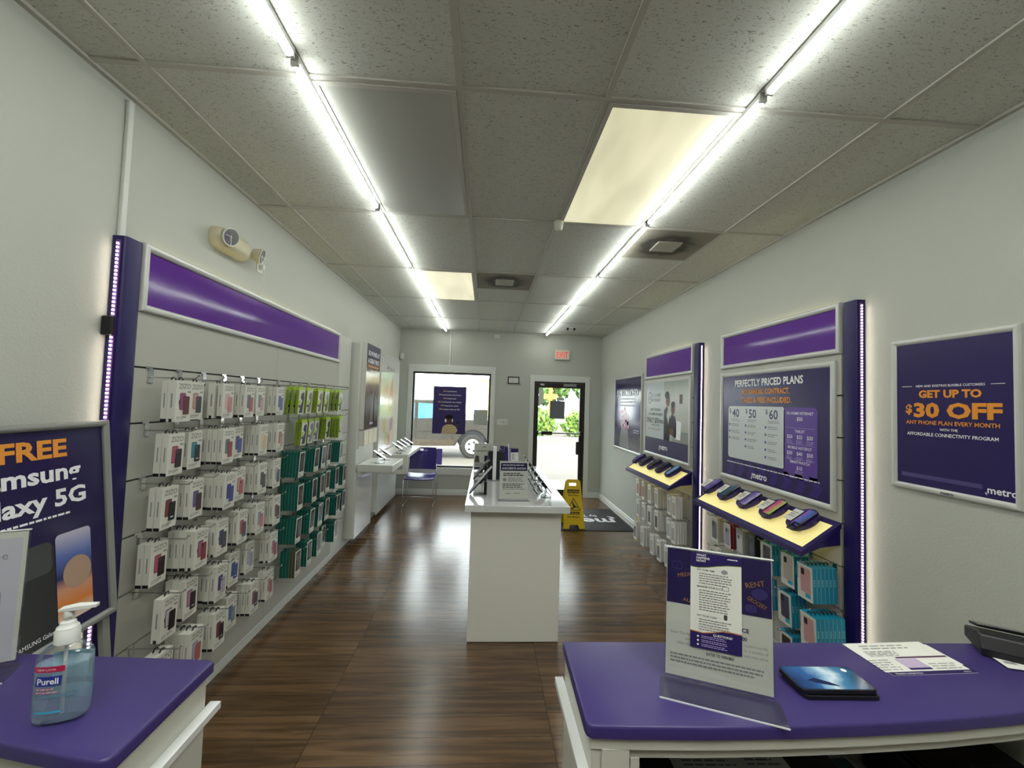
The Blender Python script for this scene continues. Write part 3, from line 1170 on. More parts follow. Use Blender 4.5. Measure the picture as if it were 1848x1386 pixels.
bb.box(-0.3, 0.3, -0.19, -0.1355, 1.146, 1.325, WHITE)
bx = bb.build('lower_box', t, bevel=0.003)
for q in range(3):  # cream panels paint the reflections on this box's front
    MB().box(-0.285 + q * 0.195, -0.1 + q * 0.195, -0.197, -0.1905, 1.15, 1.32, WARMP).build('card', bx, bevel=0.002)

t = thing('display_board', 'white display board with a colourful flower poster nearest the window', 'display fixture', (XL, 6.71, 0), LEFT)
MB().box(-0.63, 0.63, -0.09, -0.016, 0.105, 2.37, WHITE).build('backboard', t, bevel=0.004)
MB().box(-0.63, 0.63, -0.105, -0.0905, 0.07, 0.8, WHITE_GLOSS).build('gloss_panel', t)
bb = MB(-0.0905)
bb.rect(-0.625, 0.625, 0.83, 2.36, ramp_mat('flower poster ground', [(0, '#cfd3d2'), (0.3, '#d4d3c8'), (0.62, '#ded8c2'), (0.8, '#d6d6d0'), (1, '#b9bdbb')], 'Z', 0.83, 2.36, 0.12), 1)
PET = [mat('petal %d' % q, c, 0.15) for q, c in enumerate(['#d8a49a', '#d98f76', '#dcae86', '#c9c08c', '#b5bb86', '#c09a9a', '#e0c6a6'])]
def petal(x, z, l, w, a, m, ly):
    pts = [(0.5 * w * math.sin(PI * k / 8) * s, l * k / 8) for s, rng in ((1, range(0, 9)), (-1, range(7, 0, -1))) for k in rng]
    c, s2 = math.cos(a), math.sin(a)
    bb.poly([(x + px * c - pz * s2, z + px * s2 + pz * c) for px, pz in pts], m, ly)
for x, z, l, w, a, q, ly in ((-0.18, 1.5, 0.5, 0.17, 0.18, 0, 2), (0.05, 1.5, 0.55, 0.2, -0.1, 1, 3), (-0.02, 1.48, 0.3, 0.16, -0.1, 2, 4), (-0.2, 1.2, 0.28, 0.22, 0.9, 3, 3),
                         (0.02, 1.2, 0.3, 0.22, -0.8, 5, 3), (-0.12, 1.0, 0.24, 0.2, 0.5, 4, 4), (0.0, 0.86, 0.34, 0.16, 0.0, 1, 5), (0.2, 1.02, 0.24, 0.2, -0.6, 6, 4), (-0.3, 1.62, 0.3, 0.12, 0.4, 3, 2)):
    petal(x, z, l, w, a, PET[q], ly)
bb.text('iPhone 13', 0.02, 2.14, 0.085, INK, 3, width=0.42)
bb.poly(ellipse(-0.25, 2.17, 0.026, 0.03), INK, 3)
bb.build('poster_print', t)

# ------------------------------------------------------------------ wall shelves by the window
def wall_shelf(label, y0, y1, x1, ztop, th, bracket):
    t = thing('wall_shelf', label, 'shelf', (0, (y0 + y1) / 2, ztop), 0, 'white wall shelves')
    w = (y1 - y0) / 2
    MB().box(XL + 0.157 if not bracket else XL + 0.107, x1, -w, w, -th, 0, WHITE).build('shelf_top', t, bevel=0.004)
    if bracket:
        MB().box(x1 - 0.07, x1 - 0.002, -w, -w + 0.04, -th - 0.16, -th, WHITE).build('support', t, bevel=0.003)
        MB().box(XL + 0.107, x1 - 0.002, -w, -w + 0.04, -th - 0.22, -th - 0.16, WHITE).build('rail', t, bevel=0.003)
    else:
        MB().box(XL + 0.157, XL + 0.2, -w + 0.02, w - 0.02, -th - 0.06, -th, WHITE).build('cleat', t)
    return t


wall_shelf('white wall shelf under the light box, holding two tilted phones', 4.92, 5.52, -1.035, 0.945, 0.08, False)
wall_shelf('white wall shelf under the flower poster, holding four tilted phones', 6.0, 7.2, -1.06, 0.93, 0.05, True)

SCREENS = {}


def screen(name, *cols):
    return ramp_mat('screen ' + name, [(i / max(1, len(cols) - 1), c) for i, c in enumerate(cols)], 'X', -0.08, 0.08, 0.1, 0.7, 16)


DOME = clear_mat('glossy clear plastic', '#f4f7f8', 0.22, 0.06)


def phone_stand(label, loc, rot, tilt=40, group=None, size=(0.075, 0.155), scr=None, base='dome', back='#1a1a20', hgt=0.07):
    """phone tilted on a clear stand; local front is -y"""
    t = thing('phone_display', label, 'phone', loc, 0, group, rot)
    bb = MB()
    if base == 'dome':
        bb.lathe([(0.042, 0.0), (0.042, 0.006), (0.036, 0.02), (0.022, 0.034), (0.012, 0.04), (0.012, hgt - 0.012)], DOME, 20)
    else:
        bb.box(-0.04, 0.04, -0.045, 0.06, 0, 0.006, DOME)
        bb.box(-0.03, 0.03, 0.02, 0.026, 0.006, hgt, DOME)
    bb.build('clear_base', t, smooth=50)
    R = Matrix.Translation((0, 0.012, hgt)) @ Matrix.Rotation(-math.radians(tilt), 4, 'X')
    w, h = size
    bb = MB()
    bb.box(-0.02, 0.02, 0.006, 0.02, -0.03, 0.03, BLACK)
    bb.xf(R).build('mount', t)
    if base == 'dome':
        for yy, z0, z1 in ((0.05, -0.035, 0.03), (0.088, -0.022, 0.03)):
            bb = MB()
            bb.box(-0.013, 0.013, yy, yy + 0.008, z0, z1, BLACK)
            bb.box(-0.011, 0.011, yy - 0.002, yy, z1, z1 + 0.035, CHROME)
            bb.xf(R).build('security_arm', t)
    bb = MB()
    bb.prism(rrect(0, 0, w, h, 0.012, 4), -0.003, 0.0055, mat('phone body matte ' + back, back, 0.45))
    bb.xf(R)
    ph = bb.build('phone', t)
    bb = MB(-0.003)
    bb.poly(rrect(0, 0, w - 0.006, h - 0.006, 0.01, 4), scr or mat('pale lit screen', '#d6dbe2', 0.06), 1)
    bb.xf(R).build('screen', ph, recalc=False)
    return t


for i, y in enumerate((5.07, 5.36)):
    phone_stand(('pale phone on clear stand, nearer on the shelf under the light box', 'pale phone on clear stand, farther on the shelf under the light box')[i],
                (-1.21, y, 0.945), (0, 0, PI / 2 * 0.98), 58, 'phones on the white wall shelves', (0.075, 0.17), base='plate', hgt=0.1)
for i, y in enumerate((6.13, 6.42, 6.68, 6.98)):
    phone_stand(f'pale phone on clear stand, {ORD[i]} on the shelf under the flower poster',
                (-1.22, y, 0.93), (0, 0, PI / 2 * 0.98), 58, 'phones on the white wall shelves', (0.075, 0.17), base='plate', hgt=0.1)

# ------------------------------------------------------------------ posters
def poster(label, w, h, loc, rz, fw=0.03, dep=0.022, cat='poster', name='wall_poster'):
    t = thing(name, label, cat, loc, rz, 'framed wall posters')
    snap_frame(MB(), w, 0, h, fw, dep, FRAME, -0.001).build('frame', t, smooth=35)
    bb = MB(-0.012)
    bb.box(-w / 2 + fw * 0.7, w / 2 - fw * 0.7, -0.012, -0.002, fw * 0.7, h - fw * 0.7, DEEP)
    return t, bb


def metro(bb, x, z, s, m, layer=4):
    bb.text('metro', x, z, s, m, layer, bold=0.02)
    w = s * 1.45
    bb.poly([(x - w * 0.96, z + 0.1 * s), (x - w * 0.98, z - 0.12 * s), (x - w * 0.86, z - 0.22 * s), (x - w * 0.9, z - 0.06 * s)], m, layer)


# $30 OFF
t, bb = poster('framed purple $30 OFF poster on the right wall', 0.54, 0.75, (XR, 1.814, 1.345), RIGHT, 0.028)
bb.text('NEW AND EXISTING ELIGIBLE CUSTOMERS', 0, 0.505, 0.0155, WPRINT, 3, width=0.29, bold=0.012)
bb.rect(-0.215, -0.165, 0.509, 0.5115, WPRINT, 3)
bb.rect(0.165, 0.215, 0.509, 0.5115, WPRINT, 3)
bb.text('GET UP TO', 0, 0.455, 0.048, ORANGE, 3, width=0.265, bold=0.045)
bb.text('$', -0.18, 0.378, 0.06, ORANGE, 3, bold=0.04)
bb.text('30 OFF', 0.024, 0.362, 0.092, ORANGE, 3, width=0.362, bold=0.045)
bb.text('ANY PHONE PLAN EVERY MONTH', 0, 0.325, 0.026, ORANGE, 3, width=0.39, bold=0.02)
bb.text('WITH THE', 0, 0.298, 0.016, WPRINT, 3, bold=0.015)
bb.text('AFFORDABLE CONNECTIVITY PROGRAM', 0, 0.27, 0.022, WPRINT, 3, width=0.38, bold=0.015)
bb.rect(-0.22, 0.13, 0.062, 0.082, mat('violet fine print', '#453c73', 0.3), 2)
bb.lines(-0.218, 0.128, 0.074, 2, 0.008, mat('mauve fine print', '#5b5288', 0.3), 0.004, 3, 0.02, 0.012)
metro(bb, 0.2, 0.05, 0.042, WPRINT)
bb.build('poster_print', t)
bb = MB(-0.0245)
bb.text('metro', 0, 0.008, 0.022, DEEP, 1, bold=0.015)
bb.build('frame_lettering', t)

# plans
t, bb = poster('framed PERFECTLY PRICED PLANS poster on the right wall', 1.225, 0.9, (XR - 0.046, 3.005, 1.125), RIGHT, 0.036)
W2 = mat('plan card white', '#c9d0d2', 0.3)
def cx(f): return -0.575 + 1.15 * f
for q in range(8):
    x = -0.5 + q * 0.13
    if x > 0.5: break
    bb.poly([(x, 0.05), (x + 0.07, 0.05), (x + 0.11, 0.11), (x + 0.07, 0.17), (x, 0.17), (x + 0.04, 0.11)], mat('violet chevron', '#3a2a75', 0.22), 2)
bb.text('PERFECTLY PRICED PLANS', -0.02, 0.775, 0.075, WPRINT, 3, width=0.76, bold=0.028)
bb.text('NO ANNUAL CONTRACT.', -0.035, 0.71, 0.055, ORANGE, 3, width=0.54, bold=0.03)
bb.text('TAXES & FEES INCLUDED.', -0.03, 0.645, 0.055, ORANGE, 3, width=0.57, bold=0.03)
bb.poly(rrect(-0.15, 0.4, 0.68, 0.43, 0.025), W2, 2)
bb.poly(rrect(0.33, 0.375, 0.30, 0.475, 0.025), LILAC, 2)
for q, (x, s) in enumerate(((-0.385, '40'), (-0.165, '50'), (0.075, '60'))):
    bb.text('$', x - 0.075, 0.56, 0.05, DEEP, 4, bold=0.01)
    bb.text(s, x, 0.525, 0.095, DEEP, 4, bold=0.015)
    bb.lines(x - 0.06, x + 0.06, 0.505, 2, 0.012, INK_SOFT, 0.005, 4)
    for k in range(3 + q):
        z = 0.455 - k * 0.055
        bb.poly(ellipse(x - 0.085, z + 0.006, 0.01, 0.01, 10), LILAC, 4)
        bb.lines(x - 0.06, x + 0.06, z + 0.008, 2, 0.013, INK_SOFT, 0.006, 4, 0.4)
for z, s in ((0.565, '5G HOME INTERNET'), (0.445, 'TABLET'), (0.335, 'MOBILE HOTSPOT'), (0.24, 'SMARTWATCH')):
    bb.text(s, 0.33, z, 0.026, WPRINT, 4, bold=0.01)
bb.text('$50', 0.33, 0.525, 0.034, WPRINT, 4, bold=0.01)
for k, (a, c) in enumerate((('$20', '$30'), ('$25', '$40'), ('$30', '$50'))):
    bb.text(a, 0.24 + k * 0.09, 0.405, 0.034, WPRINT, 4, bold=0.01)
    bb.text(c, 0.24 + k * 0.09, 0.295, 0.034, WPRINT, 4, bold=0.01)
    for z in (0.39, 0.28):
        bb.lines(0.21 + k * 0.09, 0.27 + k * 0.09, z, 3, 0.009, mat('pale violet print', '#a799cf', 0.3), 0.004, 4)
bb.text('$10', 0.33, 0.2, 0.034, WPRINT, 4, bold=0.01)
bb.lines(0.29, 0.37, 0.188, 3, 0.009, mat('pale violet print', '#a799cf', 0.3), 0.004, 4)
for z in (0.475, 0.365, 0.268):
    bb.rect(0.2, 0.46, z, z + 0.002, mat('pale violet print', '#a799cf'), 4)
bb.lines(-0.5, 0.5, 0.145, 1, 0.01, WPRINT, 0.007, 4, 0, 0.03)
metro(bb, -0.08, 0.065, 0.07, WPRINT)
bb.build('poster_print', t)

# home internet
t, bb = poster('framed 5G home internet poster with two people at a counter', 1.235, 0.93, (XR - 0.046, 4.783, 1.112), RIGHT, 0.036)
bb.rect(-0.585, 0.585, 0.22, 0.895, mat('poster pale grey', '#b4bbbd', 0.3), 2)
bb.rect(-0.03, 0.585, 0.22, 0.895, ramp_mat('home photo print', [(0, '#8b8a80'), (0.4, '#a8aaa2'), (0.7, '#b9bdb6'), (1, '#8e978a')], 'Z', 0.22, 0.895, 0.35, 0.2, 6), 3)
SUIT = mat('print dark suit', '#25242a', 0.2)
SHIRT = mat('print pale shirt', '#c3c9d0', 0.2)
HAIR = mat('print dark hair', '#1b1714', 0.2)
bb.poly([(-0.02, 0.22), (0.13, 0.22), (0.16, 0.42), (0.12, 0.56), (0.05, 0.61), (-0.02, 0.56)], SUIT, 4)
bb.poly([(0.05, 0.5), (0.09, 0.6), (0.14, 0.52), (0.1, 0.4)], SHIRT, 5)
bb.poly(ellipse(0.08, 0.68, 0.05, 0.075), SKIN, 6)
bb.poly(ellipse(0.06, 0.735, 0.058, 0.045), HAIR, 7)
bb.poly([(0.14, 0.3), (0.3, 0.26), (0.3, 0.42), (0.26, 0.5), (0.18, 0.52), (0.13, 0.44)], SUIT, 5)
bb.poly(ellipse(0.21, 0.58, 0.045, 0.065), SKIN, 6)
bb.poly(ellipse(0.215, 0.63, 0.05, 0.035), HAIR, 7)
bb.poly(ellipse(0.18, 0.33, 0.05, 0.04), SKIN, 6)
bb.rect(0.2, 0.585, 0.22, 0.34, mat('print grey desk', '#8f9290', 0.2), 4)
bb.poly([(0.28, 0.25), (0.4, 0.25), (0.42, 0.44), (0.28, 0.46)], WPRINT, 5)
bb.rect(0.37, 0.44, 0.64, 0.74, mat('print brown jar', '#5d4741', 0.2), 5)
bb.text('5G HOME', -0.25, 0.72, 0.06, INK_SOFT, 3, bold=0.01)
bb.text('INTERNET', -0.25, 0.66, 0.06, INK_SOFT, 3, bold=0.01)
bb.poly(ellipse(-0.45, 0.71, 0.06, 0.075), INK_SOFT, 3)
bb.poly(ellipse(-0.45, 0.71, 0.048, 0.062), mat('poster pale grey', '#b4bbbd'), 4)
bb.text('5G', -0.45, 0.685, 0.06, INK_SOFT, 5, bold=0.01)
bb.text('FAST, RELIABLE', -0.27, 0.55, 0.045, INK, 3, bold=0.012)
bb.text('5G HOME INTERNET', -0.27, 0.495, 0.045, INK, 3, bold=0.012)
bb.text('ONLY $50/mo.', -0.28, 0.405, 0.085, INK, 3, width=0.52, bold=0.025)
bb.text('WITH AUTOPAY', -0.26, 0.365, 0.034, INK, 3, bold=0.01)
bb.lines(-0.5, -0.08, 0.33, 2, 0.016, INK_SOFT, 0.007, 3)
metro(bb, -0.03, 0.1, 0.09, WPRINT)
bb.build('poster_print', t)

# 5G included
t, bb = poster('framed 5G INCLUDED poster on the right wall nearest the door', 1.23, 1.13, (XR, 6.24, 1.03), RIGHT, 0.034)
bb.rect(-0.585, 0.585, 0.03, 1.1, ramp_mat('neon photo print', [(0, '#54505e'), (0.15, '#6d6a74'), (0.3, '#3a3163'), (0.45, '#4c3a78'), (0.6, '#43407a'), (0.72, '#6b6a86'), (0.8, '#33305c'), (1, '#2a2650')], 'Z', 0.03, 1.1, 0.15, 0.15, 5), 2)
NEON = [mat('neon print %d' % q, c, 0.2) for q, c in enumerate(['#b0608c', '#c98aa4', '#8c4a86', '#d0a0a8'])]
rnd = random.Random(4)
for q in range(46):
    a, r = rnd.uniform(0, 2 * PI), rnd.uniform(0, 1) ** 0.5
    x, z = -0.1 + 0.23 * r * math.cos(a), 0.48 + 0.16 * r * math.sin(a)
    bb.poly(ellipse(x, z, rnd.uniform(0.02, 0.05), rnd.uniform(0.02, 0.045), 9), NEON[q % 4], 3 + q % 5)
bb.poly([(-0.33, 0.05), (0.12, 0.05), (0.06, 0.3), (-0.02, 0.36), (-0.2, 0.36), (-0.27, 0.3)], mat('print pale coat', '#8d8a90', 0.2), 3)
bb.text('5G INCLUDED', 0, 0.83, 0.13, WPRINT, 9, width=0.95, bold=0.035)
bb.lines(-0.42, 0.42, 0.775, 3, 0.05, WPRINT, 0.024, 9, 0.15, 0.06)
bb.lines(0.3, 0.55, 0.33, 2, 0.03, WPRINT, 0.008, 9)
bb.build('poster_print', t)

# window poster and small window card, plus a painted violet reflection
t = thing('window_poster', 'purple Spanish poster with a person in headphones hanging in the window', 'poster', (-0.66, YB + 0.048, 1.095), 0)
bb = MB(-0.004)
bb.box(-0.3, 0.3, -0.004, 0.0, 0, 0.865, mat('window poster purple', '#2f2462', 0.5))
GOLD = mat('gold print', '#c9b27a', 0.4)
for q, s in enumerate(('contratos', 'aumentos de precio', 'sorpresas', 'verificación de crédito', 'impuestos extra', 'cargos extra en 5G')):
    z = 0.765 - q * 0.066
    wd = (0.17, 0.33, 0.155, 0.36, 0.24, 0.3)[q]
    x0 = -(wd + 0.075) / 2
    bb.text('SIN', x0, z, 0.036, GOLD, 2, 'l', 0.02, 0.068)
    bb.text(s, x0 + 0.075, z, 0.036, WPRINT, 2, 'l', 0.012, wd)
SK2 = mat('print brown skin', '#4a2f22', 0.4)
bb.poly([(-0.13, 0.004), (0.12, 0.004), (0.16, 0.06), (0.13, 0.13), (0.06, 0.17), (-0.05, 0.17), (-0.11, 0.13)], mat('print checked shirt', '#c9b98e', 0.5), 2)
for q in range(5):
    for r in range(4):
        x, z = -0.09 + q * 0.045 + (r % 2) * 0.02, 0.02 + r * 0.035
        bb.poly([(x, z), (x + 0.012, z + 0.014), (x, z + 0.028), (x - 0.012, z + 0.014)], mat('print check', '#8c7a4a', 0.5), 3)
bb.poly(ellipse(0.0, 0.245, 0.055, 0.075), SK2, 4)
bb.poly(ellipse(0.0, 0.31, 0.07, 0.04), HAIR, 5)
bb.poly(ellipse(-0.06, 0.24, 0.018, 0.032), WPRINT, 6)
bb.poly(ellipse(0.062, 0.245, 0.012, 0.03), WPRINT, 6)
bb.poly([(0.13, 0.1), (0.17, 0.12), (0.2, 0.2), (0.15, 0.19)], SK2, 3)
bb.rect(0.13, 0.19, 0.19, 0.23, BLACK, 5)
bb.build('sheet', t)
bb = MB()
for s in (-1, 1):
    bb2 = MB()
    bb2.lathe([(0.012, 0.85), (0.013, 0.856), (0.008, 0.86)], CLEAR, 10, cx=s * 0.25)
    bb2.build('suction_cup', t)
t = thing('window_patch', 'blank pale grey card stuck to the right side of the window', 'card', (-0.085, YB + 0.05, 1.27), 0)
MB().box(-0.13, 0.125, -0.002, 0, 0, 0.28, mat('pale green grey card', '#b3bbb2', 0.6)).build('card', t)
t = thing('window_patch', 'plain violet reflection panel added in the lower left of the window behind the chair', 'card', (-0.86, YB + 0.05, 0.53), 0)
MB().box(-0.24, 0.1, -0.002, 0, 0, 0.29, mat('violet reflection panel', '#6f60b4', 0.5)).build('card', t)  # violet panel stands in for a reflection low in the glass
t = thing('door_card', 'grey card stuck in the middle of the door glass', 'card', (1.33, YB + 0.046, 1.49), 0)
MB().box(-0.14, 0.14, -0.002, 0, -0.06, 0.27, mat('grey card back', '#6a7076', 0.6)).build('card', t)
MB().box(-0.02, 0.13, -0.0035, -0.0021, 0.275, 0.325, mat('pale sticker', '#aab4c4', 0.5)).build('sticker', t)
t = thing('door_card', 'tall pale sticker strip at the top left of the door glass', 'card', (1.015, YB + 0.046, 1.68), 0)
MB().box(-0.04, 0.04, -0.002, 0, 0, 0.3, mat('pale strip', '#d5d8d8', 0.5)).build('card', t)

# left counter's tall poster stand
t = thing('poster_stand', 'grey poster stand with the FREE phone poster beside the left counter', 'poster stand', (-1.3, 1.46, 0), 0, None, (math.radians(-6), 0, LEFT + 0.06))
bb = MB()
snap_frame(bb, 0.6, 0.862, 1.6, 0.024, 0.02, mat('grey aluminium', '#8d8f8c', 0.4, metal=0.3), 0.0)
bb.build('frame', t, smooth=35)
for x in (-0.268, 0.268):
    MB().box(x - 0.016, x + 0.016, 0.002, 0.02, 0.022, 1.58, mat('grey aluminium', '#8d8f8c')).build('upright', t)
MB().box(-0.29, 0.29, -0.1, 0.1, 0.001, 0.02, mat('grey aluminium', '#8d8f8c')).xf(Matrix.Rotation(math.radians(6), 4, 'X')).build('base_plate', t, bevel=0.004)
bb = MB(-0.004)
bb.box(-0.285, 0.285, -0.004, 0.001, 0.88, 1.585, mat('dark indigo print', '#241d47', 0.12))
bb.text('Get a FREE', 0.128, 1.485, 0.082, ORANGE, 3, 'r', 0.035, 0.5)
bb.text('Samsung', 0.178, 1.405, 0.078, WPRINT, 3, 'r', 0.03, 0.36)
bb.text('Galaxy 5G', 0.195, 1.318, 0.078, WPRINT, 3, 'r', 0.03, 0.42)
bb.lines(-0.25, 0.13, 1.283, 1, 0.02, WPRINT, 0.007, 3, 0.0, 0.02)
bb.poly(rrect(-0.0, 1.04, 0.14, 0.33, 0.025), mat('print grey phone', '#2f3132', 0.12), 2)
bb.poly(rrect(0.0, 1.16, 0.12, 0.1, 0.02), mat('print grey phone light', '#45484a', 0.12), 3)
bb.poly(rrect(0.14, 1.07, 0.135, 0.30, 0.015), ramp_mat('print phone wallpaper', [(0, '#d8c7b8'), (0.18, '#d07c34'), (0.36, '#c98f74'), (0.5, '#26305f'), (0.75, '#5f6fae'), (1, '#b9b4c8')], 'Z', 0.92, 1.22, 0.12, 0.1, 5), 3)
bb.poly(ellipse(0.15, 1.075, 0.055, 0.055), mat('print planet', '#a98d7c', 0.12), 4)
bb.text('SAMSUNG Galaxy A13 5G', 0.03, 0.905, 0.02, WPRINT, 3, width=0.19)
bb.build('poster_print', t)
# ------------------------------------------------------------------ phone case boxes
BOXW = mat('white carton', '#d3d3ca', 0.5)
GOLDTXT = mat('grey logo print', '#85867f', 0.35)


def hang_tab(mt, w=0.034, h=0.016):
    bb = MB()
    n = 10
    pts = [(-w / 2, -0.002)] + [(-w / 2 * math.cos(PI * k / n), h * math.sin(PI * k / n) ** 0.7) for k in range(n + 1)] + [(w / 2, -0.002)]
    vs = []
    ins = [(x * 0.62, max(0.0, z - 0.005) * 0.9) for x, z in pts]
    k = len(pts)
    for y in (-0.0012, 0.0012):
        vs += [(x, y, z) for x, z in pts] + [(x, y, z) for x, z in ins]
    fs = []
    for i in range(k - 1):
        fs += [(i, i + 1, k + i + 1, k + i), (2 * k + i + 1, 2 * k + i, 3 * k + i, 3 * k + i + 1),
               (i + 1, i, 2 * k + i, 2 * k + i + 1), (k + i, k + i + 1, 3 * k + i + 1, 3 * k + i)]
    bb.add(vs, fs, mt)
    return bb


VAR = {   # back phone shell, back phone screen, front case, series
    'maroon': ('#7a2430', '#8a4a78', '#5a2228', 'BOLT SERIES'), 'black and red': ('#9a3034', '#b8968a', '#33353c', 'REALM SERIES'),
    'pink': ('#b58a84', '#d2a79c', '#b0787a', 'DIVINE SERIES'), 'red and gold': ('#4a4e54', '#5a6a6c', '#8a2f38', 'DIVISION SERIES'),
    'grey and pink': ('#5d5f5f', '#6a7a7c', '#b08a92', 'DIVISION SERIES'), 'blue': ('#2d3170', '#3b4088', '#34398a', 'REALM SERIES'),
    'dark brown': ('#5e3a4a', '#b0566c', '#2a2022', 'DIVISION SERIES'), 'teal and black': ('#1f5a6e', '#3a7c92', '#1d1e20', 'TRANSFORM SERIES'),
    'gold': ('#cbb998', '#d8c7a8', '#c9b28e', 'DIVISION SERIES'), 'red fade': ('#7d3a40', '#a86a64', '#a89080', 'DIVISION SERIES'),
    'black': ('#26262a', '#7c3a44', '#1c1c1f', 'TRANSFORM SERIES'), 'brown': ('#3a2a30', '#6a5a94', '#3b2a26', 'DIVISION SERIES'),
    'blush': ('#3a2a2a', '#b88a84', '#a55a62', 'DIVISION SERIES'), 'charcoal': ('#34363a', '#45484c', '#3d3e40', 'DIVISION SERIES'),
    'silver': ('#8e8f94', '#a8a9ae', '#3a3a55', 'DIVISION SERIES'), 'red': ('#2a1d20', '#94607c', '#7e2328', 'BOLT SERIES'),
    'navy bolt': ('#282a44', '#34385c', '#22242e', 'BOLT SERIES'), 'crimson': ('#1f1d22', '#a83036', '#232024', 'REALM SERIES'),
    'grey and red': ('#474a58', '#8a8ea0', '#b05a68', 'DIVISION SERIES'), 'black bolt': ('#1c191b', '#b4b6ba', '#241b1e', 'BOLT SERIES'),
    'purple': ('#35243a', '#b07c92', '#2a1f22', 'TRANSFORM SERIES'), 'marble': ('#2c1f3e', '#4a3a78', '#a9a3a8', 'DIVISION SERIES'),
    'royal blue': ('#1c2c64', '#243a80', '#25387c', 'TRANSFORM SERIES'), 'lavender': ('#85879c', '#9c9eb4', '#8d8fa6', 'DIVISION SERIES'),
    'sky and red': ('#5a7ca0', '#b09aa4', '#a85a58', 'DIVISION SERIES'), 'slate blue': ('#3a5578', '#4a6a92', '#75808c', 'DIVISION SERIES'),
}


def case_box_mesh(var, thick):
    sh, sc, fr, series = VAR[var]
    w, h, t = 0.1, 0.188, thick
    bb = MB(-t)
    bb.box(-w / 2, w / 2, -t, 0, -h, 0, BOXW)
    bb.text('ZIZO', 0.004, -0.037, 0.032, GOLDTXT, 1, width=0.078, bold=0.018)
    bb.rect(0.024, 0.044, -0.056, -0.048, INK_SOFT, 1)
    m1, m2, m3 = mat('case ' + sh, sh, 0.3), mat('case screen ' + sc, sc, 0.3), mat('case ' + fr, fr, 0.3)
    bb.poly(rrect(-0.006, -0.096, 0.038, 0.078, 0.006), m1, 1)
    bb.poly(rrect(-0.006, -0.096, 0.033, 0.071, 0.005), m2, 2)
    if 'BOLT' in series:
        bb.poly([(-0.026, -0.085), (-0.032, -0.095), (-0.024, -0.125), (-0.02, -0.125)], m3, 3)
    bb.poly(rrect(0.016, -0.114, 0.040, 0.084, 0.006), m3, 4)
    bb.poly(rrect(0.006, -0.084, 0.011, 0.013, 0.003), m1, 5)
    if 'TRANSFORM' in series:
        bb.rect(0.008, 0.026, -0.142, -0.138, WPRINT, 5)
    bb.text(series, -0.008, -0.171, 0.0085, INK, 1, width=0.06, bold=0.01)
    bb.lines(-0.038, 0.01, -0.178, 1, 0.01, INK_SOFT, 0.003, 1, 0)
    # spine: words running up the side and a black corner
    y0, y1 = -t * 0.62, -t * 0.42
    x = -w / 2 - 0.0006
    bb.add([(x, y0, -0.125), (x, y1, -0.125), (x, y1, -0.06), (x, y0, -0.06)], [(0, 1, 2, 3)], INK_SOFT)
    if 'BOLT' in series:
        bb.box(-w / 2 - 0.001, -w / 2 + 0.004, -t * 0.65, -t * 0.3, -h - 0.0005, -h + 0.014, BLACK)
    else:
        bb.box(-w / 2 - 0.001, -w / 2 + 0.004, -t + 0.0006, -0.001, -h - 0.0005, -h + 0.013, BLACK)
    return bb


TAB = mat('black hang tab', '#1b1b1e', 0.4)
PROTO = {}


def hang_box(key, mk, tabm, loc, rot, label, group, thick):
    """first call builds the carton and its tab, later calls copy both"""
    if key not in PROTO:
        ob = mk().build('phone_case_box', None, loc, rot)
        tag(ob, label, 'phone case', group)
        hang_tab(tabm).build('hang_tab', ob, (0, -thick / 2, 0))
        PROTO[key] = ob
        return ob
    return dup(PROTO[key], loc, rot, label, group)


HOOKS = {}


def hook(loc, rz, label, group='slat wall hooks', pz=-0.036, length=0.2):
    k = round(pz, 3)
    if k not in HOOKS:
        h = thing('peg_hook', label, 'hook', loc, rz, group)
        lo = min(-0.03, pz - 0.026)
        bb = MB()
        bb.box(-0.014, 0.014, -0.005, 0.0, lo, max(0.0, pz + 0.008) - 0.003, CHROME)
        bb.box(-0.032, 0.006, -0.007, -0.0051, -0.003, 0.006, CHROME)
        bb.build('bracket', h)
        bb = MB()
        bb.tube([(0, -0.004, pz), (0, -length, pz), (0, -length - 0.014, pz + 0.012)], 0.0026, STEEL, 6)
        bb.build('prong', h, smooth=60)
        bb = MB()
        bb.cyl((0, -length - 0.015, pz + 0.0135), (0, -length - 0.019, pz + 0.017), 0.0045, 0.0045, STEEL, 8)
        bb.build('tip', h)
        HOOKS[k] = h
        return h
    return dup(HOOKS[k], loc, (0, 0, rz), label, group)


